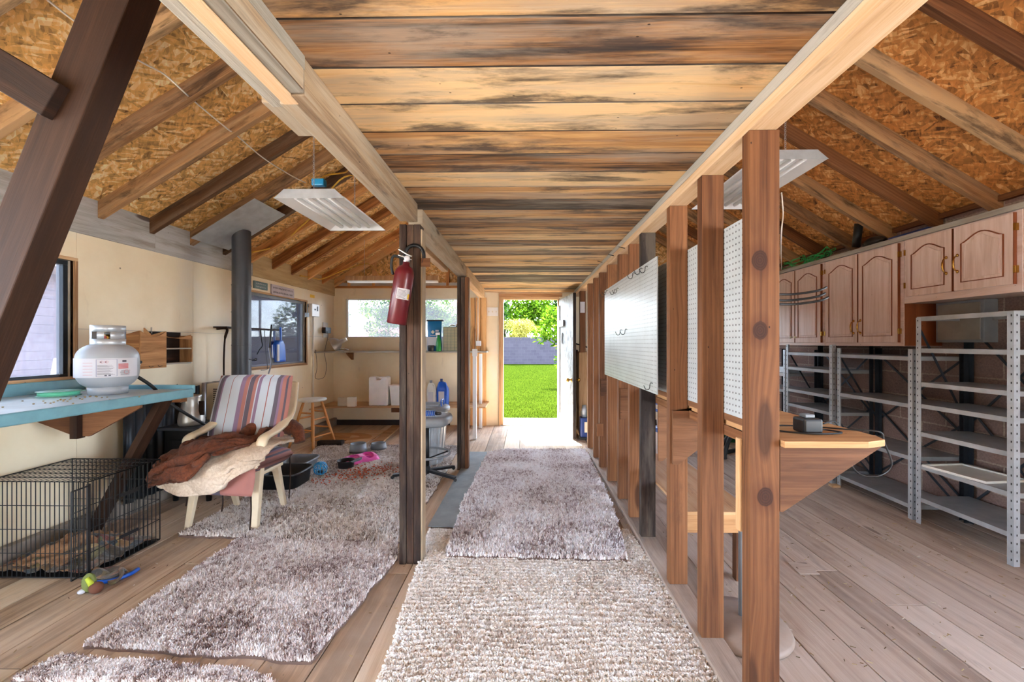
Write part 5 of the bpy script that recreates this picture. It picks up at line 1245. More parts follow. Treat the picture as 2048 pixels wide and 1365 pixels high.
# ---------------------------------------------------------------- drafting stool and trash can
dc = V((-.94, 4.02)); HZ = W(850, 836, 3.85).z; print('draft', HZ)
e = E('drafting_stool', (dc.x, dc.y, 0), 'padded grey drafting stool with foot ring behind the extinguisher post', 'stool')
b = MB(); 
def rr_(sc_, z, n=40, hw=.225, hd=.21):
    out = []
    for k in range(n):
        a = 2*math.pi*k/n; ca, sa = math.cos(a), math.sin(a); s4 = (abs(ca)**4+abs(sa)**4)**(-1/4); out.append(V((dc.x+ca*s4*hw*sc_, dc.y+sa*s4*hd*sc_, z)))
    return out
rings = [rr_(.02, HZ-.095), rr_(.85, HZ-.095), rr_(1.0, HZ-.075), rr_(1.03, HZ-.04), rr_(.97, HZ-.01), rr_(.8, HZ), rr_(.02, HZ-.008)]
for r_ in rings: b.v.extend(r_)
for j in range(len(rings)-1):
    for k in range(40): a = j*40+k; a2 = j*40+(k+1) % 40; b.face((a, a2, a2+40, a+40), None, .5, True)
b.build('seat', M['graypl'], e)
b = MB(); b.tube([(dc.x, dc.y, .07), (dc.x, dc.y, HZ-.09)], .02, 12); b.build('column', M['blackm'], e)
b = MB(); zr_ = .26; b.tube([(dc.x+.215*math.cos(a), dc.y+.215*math.sin(a), zr_) for a in [2*math.pi*i/40 for i in range(40)]], .011, 8, closed=True); b.build('foot_ring', M['graypl'], e)
for k in range(3):
    a = k*2.09+.5; b = MB(); b.tube([(dc.x, dc.y, zr_-.05), (dc.x+.21*math.cos(a), dc.y+.21*math.sin(a), zr_)], .007, 6); b.build('spoke', M['blackm'], e)
for k in range(5):
    a = k*1.2566-.42; b = MB(); p = V((dc.x, dc.y, .10)); q_ = V((dc.x+.32*math.cos(a), dc.y+.32*math.sin(a), .068)); b.beam(p, q_, .045, .025); 
    lg_ = b.build('base_leg', M['blackm'], e, bevel=.004)
    b = MB(); b.tube([q_+V((0, -.012, -.032+.016)), q_+V((0, .012, -.032+.016))], .016, 10); b.build('caster', M['blackp'], lg_)
b = MB(); b.lathe([(0, 0), (.035, 0), (.03, .06), (0, .06)], (dc.x, dc.y, .085), 14); b.build('hub', M['blackm'], e)
c = W(860, 830, 3.9)
e2 = E('cable_reel', (c.x, 3.92, HZ), 'blue plastic coiled lead lying on the padded grey stool', 'cable')
b = MB()
for k in range(7): b.tube([(c.x-.07+k*.018, 3.92+.035*math.cos(a), HZ+.03+.022*math.sin(a)) for a in [2*math.pi*i/14 for i in range(14)]], .006, 5, closed=True)
b.build('coil', M['bluep'], e2)
b = MB(); b.tube([(c.x+.055, 3.92, HZ+.03), (c.x+.10, 3.90, HZ+.03)], [.02, .014], 10); b.build('plug', M['blackp'], e2)
tcx, tcy = -1.09, 4.56; e = E('garbage_can', (tcx, tcy, 0), 'pale grey ribbed garbage can with lid behind the drafting stool', 'garbage can')
b = MB(); n = 96; HT = .62
for j, (r_, z) in enumerate(((.02, .036), (.19, .036), (.195, .06), (.22, .34), (.24, HT-.03), (.25, HT-.028), (.25, HT))):
    for k in range(n): a = 2*math.pi*k/n; rr2 = r_*(1+(.018*(1 if math.sin(a*20) > 0 else -1) if 2 <= j <= 4 else 0)); b.v.append(V((tcx+rr2*math.cos(a), tcy+rr2*math.sin(a), z)))
for j in range(6):
    for k in range(n): a = j*n+k; a2 = j*n+(k+1) % n; b.face((a, a2, a2+n, a+n))
b.build('can_body', M['galv'], e)
b = MB(); b.lathe([(.262, -.03), (.268, -.03), (.27, .0), (.26, .015), (.2, .03), (.0, .04)], (tcx, tcy, HT), 48); lid_ = b.build('lid', M['graypl'], e)
for k in range(5): b = MB(); b.box(tcx-.17, tcx+.17, tcy-.13+k*.06, tcy-.115+k*.06, HT+.033, HT+.045); b.build('lid_rib', M['graypl'], lid_, bevel=.003)
b = MB(); b.tube(bez([(tcx+.2, tcy-.1, HT+.03), (tcx+.2, tcy-.12, HT+.09), (tcx+.2, tcy+.0, HT+.09), (tcx+.2, tcy+.02, HT+.03)], 5), .008, 6); b.build('lid_handle', M['bluep'], e)
# ---------------------------------------------------------------- fire extinguisher on the post
yx = pa.y-.075; pt = W(810, 543, yx); pb_ = W(793, 649, yx); ax = (pt-pb_).normalized(); Lx = (pt-pb_).length
q = V((0, 0, 1)).rotation_difference(ax).to_matrix().to_4x4(); Mx = TR(*pb_) @ q; re_ = .056
e = E('fire_extinguisher', tuple(pb_), 'dark red fire extinguisher hanging tilted on the nearest post', 'fire extinguisher')
b = MB(); b.lathe([(0, 0), (re_-.006, .0), (re_, .006), (re_, Lx-.02), (re_*.93, Lx+.002), (re_*.7, Lx+.022), (.02, Lx+.035), (.018, Lx+.055), (0, Lx+.055)], (0, 0, 0), 36, M=Mx); body = b.build('cylinder', M['red'], e)
b = MB(); b.lathe([(.016, Lx+.05), (.02, Lx+.055), (.02, Lx+.085), (.012, Lx+.09), (0, Lx+.09)], (0, 0, 0), 14, M=Mx); b.build('valve', M['chrome'], e)
def L3(x, y, z): return Mx @ V((x, y, z))
b = MB(); b.tube(bez([L3(-.055, -.01, Lx+.12), L3(-.0, -.01, Lx+.098), L3(.03, -.01, Lx+.09)], 5), .007, 6); b.tube(bez([L3(-.05, -.012, Lx+.085), L3(-.01, -.01, Lx+.078), L3(.03, -.01, Lx+.07)], 5), .006, 6); b.build('lever', M['chrome'], e)
b = MB(); b.lathe([(0, 0), (.016, 0), (.016, .012), (0, .012)], tuple(L3(.012, -.03, Lx+.07)), 14, M=RX_(1.57)); b.build('gauge', M['label'], e)
b = MB(); b.tube(bez([L3(-.015, 0, Lx+.07), L3(-.075, -.01, Lx+.075), L3(-.08, -.01, Lx+.02), L3(-.062, -.01, Lx-.03)], 6), .008, 7); b.build('hose', M['rubber'], e)
b = MB(); fa = math.atan2(-yx, -pb_.x)
b.grid(lambda u, v: L3((re_+.0008)*math.cos(-1.75+1.35*u), (re_+.0008)*math.sin(-1.75+1.35*u), .145+.062*v), 14, 1); lb2 = b.build('label', M['label'], e)
b = MB()
for i in range(8): b.grid(lambda u, v: L3((re_+.0014)*math.cos(-1.68+(.85+.1*math.sin(i*5))*u), (re_+.0014)*math.sin(-1.68+(.85+.1*math.sin(i*5))*u), .15+i*.0065+.0022*v), 8, 1)
stuff(b.build('label_print', M['ink'], lb2))
b = MB(); b.grid(lambda u, v: L3((re_+.0014)*math.cos(-.62+.2*u), (re_+.0014)*math.sin(-.62+.2*u), .15+.03*v), 4, 1); b.build('label_mark', M['yellow'], lb2)
b = MB(); hcx = W(829, 512, pa.y-.02); b.tube(bez([hcx+V((-.05, 0, -.045)), hcx+V((-.056, 0, .0)), hcx+V((-.04, 0, .045)), hcx+V((0, 0, .062)), hcx+V((.04, 0, .045)), hcx+V((.056, 0, 0)), hcx+V((.046, 0, -.045))], 6), .011, 6); T(b.build('horseshoe', M['blackm']), 'black iron horseshoe nailed to the post above the extinguisher', 'horseshoe')
b = MB(); a = W(842, 517, pa.y-.025); b.box(a.x, a.x+.055, pa.y-.03, pa.y-.026, a.z-.05, a.z, ax=0); T(b.build('bracket_plate', M['stud']), 'small brown plate sticking out beside the extinguisher valve', 'plate')
# ---------------------------------------------------------------- hanging light fittings
def fixture(x0, x1, y0, y1, z, label):
    e = E('hanging_light', ((x0+x1)/2, (y0+y1)/2, z), label, 'light'); cxm = (x0+x1)/2; k = .07; h_ = .045
    b = MB(); A_ = [(x0, y0), (x1, y0), (x1, y1), (x0, y1)]; B_ = [(x0+k, y0+.03), (x1-k, y0+.03), (x1-k, y1-.03), (x0+k, y1-.03)]
    b.v += [V((p[0], p[1], z)) for p in A_]+[V((p[0], p[1], z+h_)) for p in B_]
    for i in range(4): j = (i+1) % 4; b.face((i, j, 4+j, 4+i))
    b.face((4, 5, 6, 7)); b.build('reflector', M['white'], e, solid=.002)
    b = MB()
    for yy in (y0-.003, y1+.001):
        b = MB(); b.prism([(x0, z-.004), (x1, z-.004), (x1-k, z+h_+.012), (x0+k, z+h_+.012)], .002, Matrix(((1,0,0,0),(0,0,-1,yy+.002),(0,1,0,0),(0,0,0,1)))); b.build('end_plate', M['galv'], e)
    for i, kx in enumerate((.26, .42, .58, .74)):
        b = MB(); xx = x0+(x1-x0)*kx; b.tube([(xx, y0+.04, z+.018), (xx, y1-.05, z+.018)], .0155, 12); b.build('tube', M['white'], e)
    for yy in (y0+.06, y1-.06):
        ztop = EAVE+SL*((cxm-LX) if cxm < RIDGE_X else (RXW-cxm))+.02; b = MB(); zc = z+h_+.004; i = 0
        while zc < min(ztop, z+.5):
            r_ = .006; b.tube([(cxm+(r_*math.cos(a) if i % 2 else 0), yy+(0 if i % 2 else r_*math.cos(a)), zc+.009*math.sin(a)+.008) for a in [2*math.pi*q_/8 for q_ in range(8)]], .0013, 4, closed=True); zc += .014; i += 1
        stuff(b.build('chain', M['galv'], e))
    return e
Yn = 2.75; n0, n1_ = W(547, 396, Yn), W(690, 393, Yn); Yf = 3.55; fixture(n0.x, n1_.x, Yn, Yf, n0.z, 'white four tube light hanging by chains under the left rafters')
Yn = 2.75; r1_ = W(1657, 317, Yn); fixture(r1_.x-.48, r1_.x, Yn, Yn*1.37, r1_.z, 'white four tube light hanging behind the studs on the right')
a = W(693, 557, 5.8); c = W(877, 557, 5.8); e = E('strip_light', ((a.x+c.x)/2, 5.8, a.z), 'long strip light hanging in front of the gable wall', 'light')
b = MB(); b.prism([(-.03, .09), (.03, .09), (.06, .025), (-.06, .025)], c.x-a.x, Matrix(((0,0,1,a.x),(1,0,0,5.8),(0,1,0,a.z-.06),(0,0,0,1)))); b.build('housing', M['tan'], e)  # tan colour stands in for wood reflected in the grey-white housing
for dyy in (-.03, .03):
    b = MB(); b.tube([(a.x+.03, 5.8+dyy, a.z-.048), (c.x-.01, 5.8+dyy, a.z-.048)], .016, 10); b.build('tube', M['white'], e)
for xx in (a.x+.25, c.x-.25):
    b = MB(); b.tube([(xx, 5.8, a.z+.03), (xx, 5.8, EAVE+SL*(xx-LX)+.02)], .0022, 5); b.build('chain', M['galv'], e)
# cables on rafters
def cable(nm, pts, r, m, label): 
    b = MB(); b.tube(bez(pts, 6), r, 6); return T(b.build(nm, m), label, 'cable')
def rp(px, py, dz=-.01):
    o_ = V((0, 0, CAM_H)); dr = W(px, py, 3.0)-o_; s_ = 1 if px < 1050 else -1; x0 = LX if s_ > 0 else RXW
    t_ = (EAVE-SL*s_*x0+dz-CAM_H)/(dr.z-SL*s_*dr.x); return o_+dr*t_
cable('ceiling_cable', [rp(95, 0, .06), rp(160, 50, .05), rp(230, 95, .05), rp(290, 128, .05), rp(330, 150, .06), rp(368, 184, -.012), rp(390, 204, .05), rp(455, 258, -.012), rp(470, 268, .05), rp(525, 315, -.012), rp(580, 350, .0), rp(612, 366, -.0)], .005, M['cord'], 'white cable stapled across the left rafters')
cable('extension_cable', [W(632, 372, 2.95), W(650, 352, 3.1), W(690, 345, 3.3), rp(700, 335, -.02)], .006, M['ycord'], 'yellow extension cable plugged in above the left hanging light')
b = MB(); p = W(636, 367, 2.95); b.box(p.x-.04, p.x+.05, 2.93, 2.98, p.z-.02, p.z+.03); T(b.build('cable_connector', M['lblue'], bevel=.008), 'blue cable connector on top of the left hanging light', 'connector')
cable('rafter_wire', [rp(505, 505, -.012), rp(560, 490, .03), rp(600, 455, -.012), rp(620, 436, -.02), rp(680, 360, -.012), rp(720, 352, .02)], .008, M['ycord'], 'yellow wire snaking over the middle left rafters')
cable('rafter_wire', [rp(600, 552, -.012), rp(625, 556, .02), rp(645, 558, -.01), rp(690, 540, -.01), rp(735, 528, .0), W(760, 550, 6.0)], .008, M['ycord'], 'yellow wire looping to the strip light at the back')
cable('hanging_wire', [W(1563, 385, 2.72), W(1566, 430, 2.74), W(1562, 480, 2.8), XW(1563, 540, 3.02)], .004, M['cord'], 'thin white wire hanging from the right light to the cupboards')
# ---------------------------------------------------------------- back wall shelves and what is on them
US = W(800, 703, 6.4).z; LS = W(800, 810, 6.4).z; print('shelves', US, LS)
xe = W(975, 700, 6.5).x
def cshelf(name, z, y0, label, m, x1):
    b = MB(); pts = [(LX+.002, BY-.002), (LX+.002, y0-.25)]+[(LX+.02+.30*k/6, y0-.25+.25*(k/6)**.6) for k in range(1, 7)]+[(x1, y0), (x1, BY-.002)]
    b.prism(pts, .022, TR(0, 0, z-.022)); return T(b.build(name, m, bevel=.002), label, 'shelf')
cshelf('wall_shelf', US, 6.36, 'upper plywood shelf under the back window', M['white_ply'], xe)
cshelf('wall_shelf', LS, 6.22, 'lower plywood shelf near the floor along the back wall', M['tan'], xe)
for (x, z) in ((LX+.3, US),):
    b = MB(); b.prism([(0, 0), (.02, 0), (.22, .10), (.22, .12), (0, .12)], .03, Matrix(((0,0,1,x),(-1,0,0,6.745),(0,1,0,z-.144),(0,0,0,1)))); T(b.build('shelf_bracket', M['stud']), 'small wooden bracket under the upper back shelf, %s' % ('near the left corner' if x < -2.5 else 'left of the extinguisher post'), 'bracket')
for (x0p, x1p) in ((781, 800), (880, 890)):
    a = W(x0p, 812, 6.2); c = W(x1p, 826, 6.2); b = MB(); b.box(a.x, c.x, 6.235, 6.30, c.z, LS-.0225); T(b.build('shelf_cleat', M['stud']), 'brown wooden cleat under the lower back shelf, %s' % ('left of the nearest post' if x0p < 800 else 'right of the nearest post'), 'block')
# white painted posts at the shelf end
a = F(949, 880); b = MB(); b.box(a.x-.025, a.x+.025, a.y, a.y+.05, 0, W(949, 705, a.y).z); o = T(b.build('painted_post', M['white'], bevel=.002), 'white painted post at the end of the back shelves', 'post')
b = MB(); b.box(a.x-.03, a.x+.04, a.y-.012, a.y-.001, W(949, 713, a.y).z, W(949, 703, a.y).z+.03); b.build('top_block', M['white'], o)
a = W(958, 858, 6.5); b = MB(); b.box(a.x-.0, a.x+.045, 6.5, 6.545, 0, W(958, 708, 6.5).z); T(b.build('painted_post', M['white'], bevel=.002), 'second narrow white post beside the orange door studs', 'post')
a = W(956, 598, 6.55); c = W(956, 682, 6.55)
b = MB(); b.tube([(a.x, 6.55, CEIL-.001), (c.x, 6.55, c.z)], .006, 6); o = T(b.build('pull_chain', M['white']), 'white pull chain hanging to a small box beside the door studs', 'chain')
b = MB(); b.box(c.x-.03, c.x+.045, 6.53, 6.58, c.z-.08, c.z); b.build('switch_box', M['white'], o, bevel=.005)
a = W(974, 615, BY-.03); c = W(996, 632, BY-.03); e = E('switch_plate', (a.x, BY, c.z), 'white three gang light switch plate left of the door', 'switch')
b = MB(); b.box(a.x, c.x, BY-.012, BY-.001, c.z, a.z); b.build('plate', M['white'], e, bevel=.002)
for k in range(3): x = a.x+(c.x-a.x)*(k+.5)/3; b = MB(); b.box(x-.007, x+.007, BY-.022, BY-.0125, (a.z+c.z)/2-.012, (a.z+c.z)/2+.012); b.build('toggle', M['creamplastic'], e)
# clamp lamp
c = W(672, 700, 6.35); e = E('clamp_lamp', (c.x, 6.4, US), 'aluminium reflector lamp lying on the left end of the upper shelf', 'lamp')
Mx = TR(c.x-.02, 6.42, US+.115) @ RY_(math.radians(-118)) @ RX_(.2)
b = MB(); b.lathe([(.03, -.11), (.035, -.06), (.06, -.045), (.10, .0), (.12, .05), (.125, .055)], (0, 0, 0), 28, M=Mx); b.build('reflector', M['alu'], e, solid=.002)
b = MB(); b.lathe([(0, -.16), (.028, -.16), (.03, -.1)], (0, 0, 0), 16, M=Mx); b.build('socket', M['whiteplastic'], e)
b = MB(); b.tube(bez([(c.x+.05, 6.36, US+.03), (c.x+.12, 6.34, US+.045), (c.x+.2, 6.34, US+.02), (c.x+.13, 6.33, US+.012), (c.x+.02, 6.33, US+.012)], 5), .008, 6); b.build('clamp', M['chrome'], e)
# jugs etc on lower shelf
def bx(name, m, px0, px1, py0, py1, Y, d, label, cat, zb=None, bev=.01):
    a = W(px0, py0, Y); c = W(px1, py1, Y); zb = c.z if zb is None else zb
    b = MB(); b.box(a.x, c.x, Y, Y+d, zb+.0005, a.z); return T(b.build(name, m, bevel=bev), label, cat), a, c
z0 = LS
def jug(name, px0, px1, py0, Y, m, label, cat, zb, handle=True, capm='whiteplastic', lab=None):
    a = W(px0, py0, Y); c = W(px1, py0, Y); e = E(name, ((a.x+c.x)/2, Y, zb), label, cat); cx_, w_, H = (a.x+c.x)/2, (c.x-a.x)/2, a.z-zb
    b = MB()
    def prof(t_): return 1. if t_ < .68 else 1-.62*((t_-.68)/.32)**1.4
    def fn(u, v):
        aa = 2*math.pi*u; ca, sa = math.cos(aa), math.sin(aa); s4 = (abs(ca)**4+abs(sa)**4)**(-1/4); t_ = min(1, max(0, (v-.06)/.86)); k = prof(t_) if v > .06 else .9
        k = 0 if v in (0, 1) else k; off = -.25*w_*max(0, t_-.7)/.3
        return (cx_+ca*s4*w_*k+off, Y+.07+sa*s4*.065*k, zb+H*.9*t_+.0006)
    b.grid(fn, 36, 22); b.build('body', m, e)
    b = MB(); b.lathe([(0, 0), (.02, 0), (.02, H*.1), (0, H*.1)], (cx_-.25*w_, Y+.07, zb+H*.9), 14); b.build('cap', M[capm], e)
    if handle: b = MB(); b.tube(bez([(cx_+w_*.12, Y+.02, zb+H*.88), (cx_+w_*.6, Y+.005, zb+H*.84), (cx_+w_*.78, Y+.0, zb+H*.62), (cx_+w_*.72, Y+.003, zb+H*.42)], 5), .012, 8); b.build('handle', m, e)
    if lab: b = MB(); b.box(cx_-w_*.6, cx_+w_*.35, Y+.0035, Y+.0045, zb+H*.15, zb+H*.55); b.build('label', M[lab], e)
    return e
e = E('water_jug', (W(756, 800, 6.3).x, 6.3, LS), 'white square cornered plastic jug with twin necks on the lower shelf', 'jug')
a = W(737, 754, 6.28); c = W(775, 806, 6.28)
b = MB(); Hh = a.z-LS; Mx = Matrix(((1,0,0,a.x),(0,0,1,6.28),(0,1,0,LS+.0006),(0,0,0,1))); ww = c.x-a.x
b.prism([(0, 0), (ww, 0), (ww, Hh-.02), (ww-.02, Hh), (ww*.72, Hh), (ww*.62, Hh-.05), (ww*.40, Hh-.05), (ww*.32, Hh), (.02, Hh), (0, Hh-.02)], .17, Mx); b.build('body', M['bin'], e, bevel=.014)
b = MB(); b.tube([(a.x+ww*.32, 6.33, LS+Hh-.012), (a.x+ww*.72, 6.33, LS+Hh-.012)], .012, 8); b.build('handle', M['bin'], e)
e = E('storage_bin', (W(796, 800, 6.3).x, 6.3, LS), 'small milky plastic bin with rim half hidden behind the nearest post', 'bin')
a = W(779, 771, 6.3); c = W(818, 806, 6.3); Hh = a.z-LS; ww = c.x-a.x
b = MB()
for (i, z, o_) in ((0, 0, .02), (1, Hh-.02, .0)):
    b.v += [V((a.x+o_, 6.3+o_, LS+z+.0006)), V((c.x-o_, 6.3+o_, LS+z+.0006)), V((c.x-o_, 6.5-o_, LS+z+.0006)), V((a.x+o_, 6.5-o_, LS+z+.0006))]
for i in range(4): j = (i+1) % 4; b.face((i, j, 4+j, 4+i))
b.face((3, 2, 1, 0)); b.build('body', M['bin'], e, solid=.003)
b = MB(); b.box(a.x-.012, c.x+.012, 6.288, 6.512, LS+Hh-.02, LS+Hh); b.build('lid', M['bin'], e, bevel=.006)
o, _, _ = bx('power_strip', M['whiteplastic'], 675, 694, 796, 805, 6.25, .06, 'flat white plastic box lying on the left end of the lower shelf', 'electrical box', LS, .004)
o, _, _ = bx('power_adapter', M['white'], 694, 710, 795, 805, 6.18, .07, 'small white adapter block beside the flat white box on the lower shelf', 'adapter', LS, .004)
jug('detergent_jug', 852, 873, 762, 6.25, M['whiteplastic'], 'off white jug standing left of the blue jug on the lower shelf', 'jug', LS, True, 'graypl', 'label')
jug('detergent_jug', 872, 896, 759, 6.22, M['bluep'], 'bright blue plastic jug on the lower shelf between the posts', 'jug', LS, True, 'navy', 'label')
# upper shelf
bagm = plain('blue_bag_paper', (22,120,176), .4, 0, .1)
a = W(853, 641, 6.42); c = W(881, 700, 6.42); e = E('pet_food_bag', ((a.x+c.x)/2, 6.42, US), 'tall blue and white pet food bag on the upper shelf', 'bag'); H = a.z-US
b = MB(); b.grid(lambda u, v: ((a.x+c.x)/2+math.cos(2*math.pi*u)*(c.x-a.x)/2*(1+.04*math.sin(9*v)), 6.5+math.sin(2*math.pi*u)*.07*(1-.85*v**3), US+.001+H*v), 28, 20); b.build('sack', bagm, e)
b = MB(); b.box(a.x-.01, c.x+.03, 6.47, 6.53, a.z-.012, a.z+.012); b.build('top_fold', M['blackm'], e, bevel=.004)
b = MB(); b.box(a.x+.01, c.x-.06, 6.405, 6.425, US+.08, US+.22); b.build('label', M['label'], e)
b = MB(); b.prism([(-.03, 0), (0, .03), (.03, 0), (0, -.03)], .006, TR((a.x+c.x)/2-.01, 6.424, US+H*.62) @ RX_(1.57)); b.build('emblem', M['creamplastic'], e)
b = MB()
for (dx_, dz_, w_) in ((.03, .66, .05), (.03, .62, .05), (-.06, .42, .11), (-.05, .50, .09)): b.box((a.x+c.x)/2+dx_, (a.x+c.x)/2+dx_+w_, 6.415, 6.4249, US+H*dz_, US+H*dz_+.012)
stuff(b.build('lettering', M['label'], e))
b = MB(); c2 = W(862, 695, 6.33); b.lathe([(0, 0), (.04, 0), (.05, .085), (.047, .09), (.04, .02), (0, .015)], (c2.x, 6.34, US+.0005), 24); T(b.build('black_pot', M['blackp']), 'small black pot in front of the blue pet food bag', 'pot')
c2 = W(876, 690, 6.32); e = E('spray_bottle', (c2.x, 6.36, US), 'green spray bottle with white trigger on the upper shelf', 'bottle')
b = MB(); b.lathe([(0, 0), (.036, 0), (.04, .02), (.038, .12), (.03, .17), (.014, .22), (.014, .25), (0, .25)], (c2.x, 6.36, US+.0005), 24); b.build('bottle', M['greenp'], e)
b = MB(); b.box(c2.x-.045, c2.x+.02, 6.35, 6.37, US+.25, US+.285); b.box(c2.x-.03, c2.x-.022, 6.355, 6.365, US+.2, US+.2495); b.build('trigger_head', M['white'], e, bevel=.003)
a = W(886, 654, 6.4); c = W(918, 700, 6.4); e = E('drawer_organiser', ((a.x+c.x)/2, 6.4, US), 'olive parts organiser with many small drawers on the upper shelf', 'organiser')
om = plain('olive_plastic', (112,116,88), .5); oc = plain('smoky_drawer_plastic', (150,140,96), .3)
b = MB(); b.box(a.x, c.x, 6.41, 6.56, US+.0005, a.z); b.build('case', om, e)
H = a.z-US; nr, nc = 8, 4
for r_ in range(nr):
    for k in range(nc):
        x = a.x+.008+(c.x-a.x-.016)*k/nc; z = US+.008+(H-.016)*r_/nr; b = MB(); b.box(x+.003, x+(c.x-a.x-.016)/nc-.003, 6.400, 6.4095, z+.003, z+(H-.016)/nr-.003); b.build('drawer', oc, e)
e = E('metal_hardware', ((a.x+c.x)/2, 6.45, a.z), 'loose chrome pipe fittings lying on top of the parts organiser', 'fittings')
b = MB(); b.tube(bez([(a.x+.09, 6.45, a.z+.012), (a.x+.13, 6.45, a.z+.03), (a.x+.17, 6.47, a.z+.02)], 5), .011, 8); b.build('elbow', M['chrome'], e)
b = MB(); b.ball((a.x+.2, 6.46, a.z+.024), .022); b.build('nut', M['chrome'], e)
# ---------------------------------------------------------------- open door leaf
hx, hy = DX1-.005, BY-.03; fe = F(1146, 880); d = V((fe.x-hx, fe.y-hy, 0)); Lw = d.length; d.normalize(); nx = V((-d.y, d.x, 0)) # nx points to the corridor side or away
if nx.x > 0: nx = -nx
Md = Matrix(((d.x, nx.x, 0, hx), (d.y, nx.y, 0, hy), (0, 0, 1, .012), (0, 0, 0, 1)))
print('door', Lw, d)
def peel():
    t = NT('peeling_white_paint'); o = t.tc(); n = t.noise(t.map(o, (1, 1, .35)), 26, 6, .75, .4); n2 = t.noise(o, 3, 4)
    k = t.mr(t.math('ADD', n, t.math('MULTIPLY', t.math('SUBTRACT', n2, .5), .3)), .50, .56); return t.fin(t.mix(k, lin((150,156,160)), lin((92,86,84))), .55, 0, n, .4, .004)
M['peel'] = peel()
DH = 2.0
e = E('door_leaf', (hx, hy, 0), 'open weathered white door swung into the room beside the doorway', 'door')
b = MB(); b.box(0, Lw, -.04, -.001, 0, DH, Md, ax=2); b.build('panel', M['peel'], e, bevel=.002)
b = MB(); b.box(Lw+.0005, Lw+.006, -.041, 0, 0, DH, Md, ax=2); b.build('edge_strip', M['post'], e)
b = MB(); b.box(0, Lw, 0, .006, 0, .22, Md, ax=0); b.build('kick_plate', M['galv'], e)
b = MB(); b.box(.0, .1, 0, .012, .22, DH-.1, Md, ax=2); b.build('stile_trim', M['white_ply'], e)
b = MB(); b.box(.05, .45, 0.0065, .03, 1.56, 1.66, Md); b.build('crossbar', M['graypl'], e, bevel=.003)
b = MB(); b.tube([Md @ V((.32+.03*math.cos(a), .012, 1.38+.085*math.sin(a))) for a in [2*math.pi*i/16 for i in range(16)]], .007, 6, closed=True); b.build('pull_ring', M['graypl'], e)
for s_ in (1, -1):
    b = MB(); y_ = .002 if s_ > 0 else -.042; b.lathe([(0, 0), (.03, 0), (.03, .006), (.012, .012), (.012, .035), (.026, .045), (.03, .06), (.022, .072), (0, .075)], (0, 0, 0), 20, M=Md @ TR(Lw-.07, y_, .80) @ RX_(-s_*math.pi/2)); b.build('knob', M['brass'], e)
# beyond the door on the right: cabinet, jug, rail
a = W(1158, 704, 6.0); c = W(1182, 822, 6.0)
e = E('narrow_cupboard', (a.x+.1, 6.1, c.z), 'narrow pale plywood cupboard behind the door with small holes', 'cupboard')
b = MB(); b.box(a.x, a.x+.32, 6.0, 6.3, c.z, a.z); b.build('box', M['tan'], e, bevel=.002)
b = MB(); b.box(a.x, a.x+.02, 6.0, 6.3, 0, c.z-.001); b.build('side_panel', M['tan'], e)
b = MB(); b.box(a.x+.3, a.x+.32, 6.0, 6.3, 0, c.z-.001); b.build('side_panel', M['tan'], e)
for k in range(3): b = MB(); b.lathe([(0, 0), (.012, 0), (.012, .004), (0, .004)], (0, 0, 0), 12, M=TR(a.x+.16, 5.999, c.z+.12+k*.2) @ RX_(1.57)); b.build('hole_plug', M['blackm'], e)
c = F(1169, 880); e = E('blue_jug', (c.x, c.y+.06, 0), 'dark blue fuel jug with silver neck on the floor behind the door', 'jug')
b = MB(); b.box(c.x-.055, c.x+.06, c.y, c.y+.14, .03, .30); b.build('body', M['navy'], e, bevel=.016)
b = MB(); b.box(c.x-.058, c.x+.063, c.y-.003, c.y+.143, 0.0005, .03); b.build('foot', M['blackp'], e, bevel=.004)
b = MB(); b.lathe([(0, 0), (.035, 0), (.035, .12), (.028, .125), (.028, .16), (0, .16)], (c.x+.005, c.y+.07, .301), 20); b.build('neck', M['galv'], e)
b = MB(); b.box(c.x+.0, c.x+.045, c.y-.004, c.y-.0005, .10, .24); b.build('label', M['creamplastic'], e)
b = MB(); b.tube([W(1152, 688, 6.6), W(1184, 698, 6.6)], .012, 6); T(b.build('wall_rod', M['blackm']), 'dark rod fixed on the back wall behind the open door', 'rod')
b = MB(); b.tube([W(1154, 700, 6.4)+V((0,0,0)), W(1148, 770, 6.4), W(1146, 815, 6.4)], .014, 6); T(b.build('broom_handle', M['blackm']), 'dark thin handle leaning in the gap behind the door edge', 'handle')
# ---------------------------------------------------------------- right bay : buckets and hose beyond the studs
def bucket(x, y, r, h, m, lm, label, bands=0):
    e = E('bucket', (x, y, 0), label, 'bucket'); b = MB(); b.lathe([(0, .001), (r*.86, .001), (r, h-.02), (r, h)], (x, y, 0), 28); b.build('body', m, e)
    b = MB(); b.lathe([(r*1.04, -.03), (r*1.06, -.0), (r*1.0, .012), (0, .012)], (x, y, h), 28); b.build('lid', lm, e); return e
c = W(1322, 900, 4.6); 
b1 = bucket(1.62, 4.75, .16, .36, M['bin'], M['bluep'], 'clear bucket with blue lid on the floor behind the studs')
e = E('bucket', (1.62, 4.75, .39), 'white bucket with blue bands stacked on the clear bucket', 'bucket'); b = MB(); b.lathe([(0, .0), (.13, 0), (.15, .30), (0, .30)], (1.62, 4.75, .374), 28); b.build('body', M['whiteplastic'], e)
for z in (.18, .26): b = MB(); b.lathe([(.152, 0), (.156, .0), (.156, .03), (.152, .03)], (1.62, 4.75, .374+z), 28); b.build('band', M['bluep'], e)
g = F(1458, 885); e = E('green_bin', (g.x+.1, g.y+.1, 0), 'dark green plastic bin standing against the back of the right bay', 'bin')
gx, gy = g.x+.12, g.y+.15
b = MB(); b.lathe([(0, 0.001), (.2, .001), (.25, .42), (.26, .42), (.26, .45), (.24, .45), (.2, .05)], (gx, gy, 0), 32); b.build('body', M['dgreen'], e)
b = MB()
